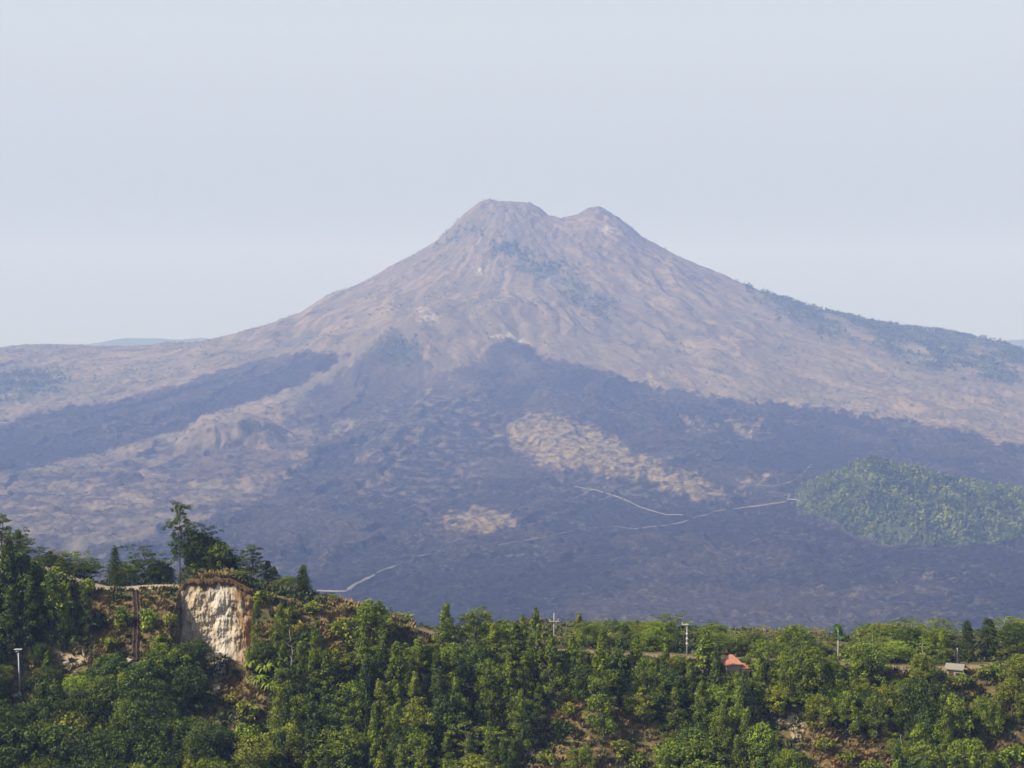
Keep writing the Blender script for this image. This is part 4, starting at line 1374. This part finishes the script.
# house with the orange roof
y = 258.6
x = at(731, y)
z = gz(x, y) - 0.2
roof_top = (HZ - 654) / F * y
hh = thing('house', 'small house with an orange tiled hip roof half hidden in the trees', 'house', (x, y, z), 0.25)
eave = roof_top - z - 1.25
link('wall', poly_mesh('house_wall', [wall_geo(2.1, 2.0, eave)]), PLASTER, hh)
link('roof', poly_mesh('house_roof', [hip(2.1, 2.0, eave, 1.2, 0.3, 0.2)]), ORANGE_TILE, hh)
link('porch_roof', poly_mesh('porch_roof', [hip(1.3, 1.5, eave - .62, .55, .15, 0.3)]), ORANGE_TILE, hh).location = (1.85, -.3, 0)
link('porch_wall', poly_mesh('porch_wall', [wall_geo(1.2, 1.3, eave - .76)]), PLASTER, hh).location = (1.85, -.3, 0)
opening(hh, -.5, -1.0, .9, .7, 1.7, 'door', WOOD)
opening(hh, .45, -1.0, 1.1, .7, .7, 'window', DARK_GLASS)

# hut by the road
y = 260.6
x = at(955.5, 260.9); z = gz(x, 260.9) - 0.15
roof_top = (HZ - 663.5) / F * 260.9
ht = thing('hut', 'little hut with a weathered grey gable roof beside the cypresses', 'hut', (x, 260.9, z), -0.45)
eave = max(1.2, roof_top - z - .75)
link('wall', poly_mesh('hut_wall', [wall_geo(2.1, 1.8, eave, .55)]), PLASTER, ht)
link('roof', poly_mesh('hut_roof', [gable(2.1, 1.8, eave + .02, .62, .32)]), GREY_SHEET, ht)
opening(ht, -.45, -.9, .55, .6, 1.2, 'door', WOOD)
opening(ht, .5, -.9, .8, .55, .5, 'window', DARK_GLASS)

# low wall along the road
wp_, wf_ = [], []
xs = np.linspace(at(873, 262), at(911, 262), 30)
for i, xx in enumerate(xs):
    zz = gz(xx, 261.9)
    t_ = .04 * math.sin(i * 1.9)
    for dy_, dz_ in ((-.16, -1.0), (-.14, .34 + t_), (.14, .36 + t_), (.16, -1.0)):
        wp_.append((xx, 261.75 + dy_, zz + dz_))
for i in range(len(xs) - 1):
    for k in range(3):
        wf_.append((i * 4 + k, (i + 1) * 4 + k, (i + 1) * 4 + k + 1, i * 4 + k + 1))
wf_ += [(0, 1, 2, 3), tuple(len(wp_) - 4 + k for k in (3, 2, 1, 0))]
lw = thing('roadside_wall', 'low pale concrete wall edging the road above the slope', 'wall', (0, 0, 0))
link('wall_body', poly_mesh('wall_body', [(wp_, wf_)]), CONCRETE, lw)
cp_ = [(a, b - .03 if k % 4 == 1 else b + .03, c_) for k, (a, b, c_) in enumerate(wp_)]
cv_ = []
cf_ = []
for i in range(len(xs)):
    a, b, c_ = wp_[i * 4 + 1]
    cv_ += [(a, b - .06, c_ + .003), (a, b - .06, c_ + .085), (a, b + .36, c_ + .095), (a, b + .36, c_ + .013)]
for i in range(len(xs) - 1):
    for k in range(4):
        k2 = (k + 1) % 4
        cf_.append((i * 4 + k, (i + 1) * 4 + k, (i + 1) * 4 + k2, i * 4 + k2))
cf_ += [(0, 1, 2, 3), tuple(len(cv_) - 4 + k for k in (3, 2, 1, 0))]
link('coping', poly_mesh('coping', [(cv_, cf_)]), ROCK, lw)

# drain running down the slope under the road
dr = thing('drain', 'dark brown drain channel running straight down the slope from the dirt road', 'drain', (0, 0, 0))
ds = np.linspace(0.3, 10.5, 40)
geo = {'bed': [], 'wall_a': [], 'wall_b': []}


def strip(offs, zoff):
    v, f = [], []
    for i, d_ in enumerate(ds):
        yy = YC - d_
        xx = at(135.2, yy) + .16 * float(perlin(d_ / 1.6, .5, 77)) + .1 * float(perlin(d_ / .5, .5, 78))
        zz = gz(xx, yy)
        for (ox, oz) in zip(offs, zoff):
            v.append((xx + ox, yy - .25 * oz, zz + oz))
    n_ = len(offs)
    for i in range(len(ds) - 1):
        for k in range(n_):
            k2 = (k + 1) % n_
            f.append((i * n_ + k, i * n_ + k2, (i + 1) * n_ + k2, (i + 1) * n_ + k))
    f += [tuple(range(n_))[::-1], tuple(range(len(v) - n_, len(v)))]
    return v, f


link('channel_bed', poly_mesh('channel_bed', [strip((-.2, .2, .2, -.2), (-.3, -.3, .2, .2))]), DARK_SOIL, dr)
link('side_wall', poly_mesh('side_wall', [strip((.205, .36, .36, .205), (-.3, -.3, .38, .38))]), BRICK, dr)
link('side_wall', poly_mesh('side_wall_near', [strip((-.34, -.205, -.205, -.34), (-.3, -.3, .3, .3))]), WOOD, dr)


def boulder(pxl, pyl, s, label, seed):
    x, y, z = on_slope(pxl, pyl)
    import bmesh
    bm = bmesh.new()
    bmesh.ops.create_icosphere(bm, subdivisions=3, radius=1.0)
    for v in bm.verts:
        n_ = fbm(np.array(v.co.x * 1.3 + seed), np.array(v.co.y * 1.3 + v.co.z * 1.7), 3, seed)
        v.co *= 1 + 0.32 * float(n_)
        v.co.z *= 0.72
    me = bpy.data.meshes.new('boulder')
    bm.to_mesh(me)
    bm.free()
    o = link('boulder', me, ROCK, None, (x, y, z + s * .25))
    o.scale = (s * 1.2, s, s)
    tag(o, label, 'rock', 'pale boulders on the slope')


boulder(123, 664, .62, 'white boulder at the foot of the dark drain, bigger of the pair', 3)
boulder(129, 661, .45, 'white boulder at the foot of the dark drain, smaller of the pair', 4)
boulder(66, 664, .42, 'pale rock in the stony gap above the yellow shrub', 5)
boulder(617, 749, .4, 'small white stone lying in the brown grass clearing below the cross pole', 6)
boulder(15, 697, .34, 'pale stone at the foot of the street lamp', 7)

rb_c = []
for k in range(150):
    q = k / 149.0
    pxr = np.interp(q, [0, .35, .6, 1], [224, 221, 217, 216]) + random.gauss(0, 2.6 - 1.2 * q)
    rb_c.append(on_slope(pxr, 650 + 44 * q + random.gauss(0, 1)))
rb_c = np.array(rb_c) + np.array([0, 0, 0.12])
rv, rf, _ = leaf_cloud(np.repeat(rb_c, 5, 0) + rng.normal(size=(750, 3)) * 0.1, rng.normal(size=(750, 3)) + np.array([0, -.5, .7]), np.full(750, 0.34), 0.8)
rubble = link('rubble', np_mesh('rubble', rv, rf), ROCK)
rubble['kind'] = 'stuff'

# building at the foot of the wooded hill
bx, by = on_plain(806, 496)
bz = float(volcano(bx, by))
fb = thing('building', 'tiny red roofed building at the foot of the wooded hill', 'building', (bx, by, bz), 0.2)
link('wall', poly_mesh('far_wall', [wall_geo(16, 8, 3.4, 1.6)]), WHITE_WALL, fb)
link('roof', poly_mesh('far_roof', [gable(16, 8, 3.45, 1.75, .8, .3)]), RED_SHEET, fb)
bx2, by2 = on_plain(800, 496.5)
fb2 = thing('building', 'tiny white flat topped shed beside the red roofed building on the lava', 'building', (bx2, by2, float(volcano(bx2, by2))), 0.1)
link('wall', poly_mesh('shed_wall', [wall_geo(6, 5, 3.2)]), WHITE_WALL, fb2)
link('roof', poly_mesh('shed_roof', [box_geo(0, 0, 3.36, 6.8, 5.8, .25)]), WHITE_WALL, fb2)

# ---------------------------------------------------------------- labels that single each plant out
MARKS = [(20, 'street lamp'), (115, 'lone pine'), (135, 'dark drain'), (213, 'landslide cliff'), (262, 'tree ferns'), (425, 'pale roadside'),
         (554, 'cross pole'), (687, 'one-armed pole'), (733, 'orange roof'), (838, 'pale-stemmed tree'), (892, 'road wall'), (955, 'small hut'), (988, 'thick cypress')]
ORD = ['highest', 'second highest', 'third highest', 'fourth highest', 'fifth highest', 'sixth highest', 'seventh highest', 'eighth highest', 'ninth highest', 'tenth highest',
       'eleventh highest', 'twelfth highest', 'thirteenth highest', 'fourteenth highest', 'fifteenth highest']
from collections import defaultdict
buckets = defaultdict(list)
for t_ in TREES:
    k = sum(1 for m_ in MARKS if t_['px'] >= m_[0])
    if k == 0:
        where = 'outside the ' + MARKS[0][1]
    elif k == len(MARKS):
        where = 'past the ' + MARKS[-1][1]
    else:
        where = 'between ' + MARKS[k - 1][1] + ' and ' + MARKS[k][1]
    sz = '' if t_['kind'] in ('bush', 'fern', 'pine', 'cyp') else ('tall ' if t_['h'] > 8.0 else 'small ')
    buckets[(sz, t_['kind'], t_['tone'], t_['place'] if t_['kind'] not in ('fern',) else 'slope', where)].append(t_)
for (sz, kd, tone, place, where), mem in buckets.items():
    mem.sort(key=lambda q: q['top'])
    site = 'on ridgetop ' if place == 'crest' else 'on slope '
    for i, t_ in enumerate(mem):
        rank = '' if len(mem) == 1 else ', ' + ORD[min(i, 14)] + ','
        lab = (sz + TONE_WORD[tone] + ' ' + NAMES[kd][1] + rank + ' ' + site + where).replace('  ', ' ')
        tag(t_['o'], lab, NAMES[kd][2], {'bush': 'shrubs on the ridge', 'fern': 'tree ferns below the cliff'}.get(kd, 'trees on the near ridge'))
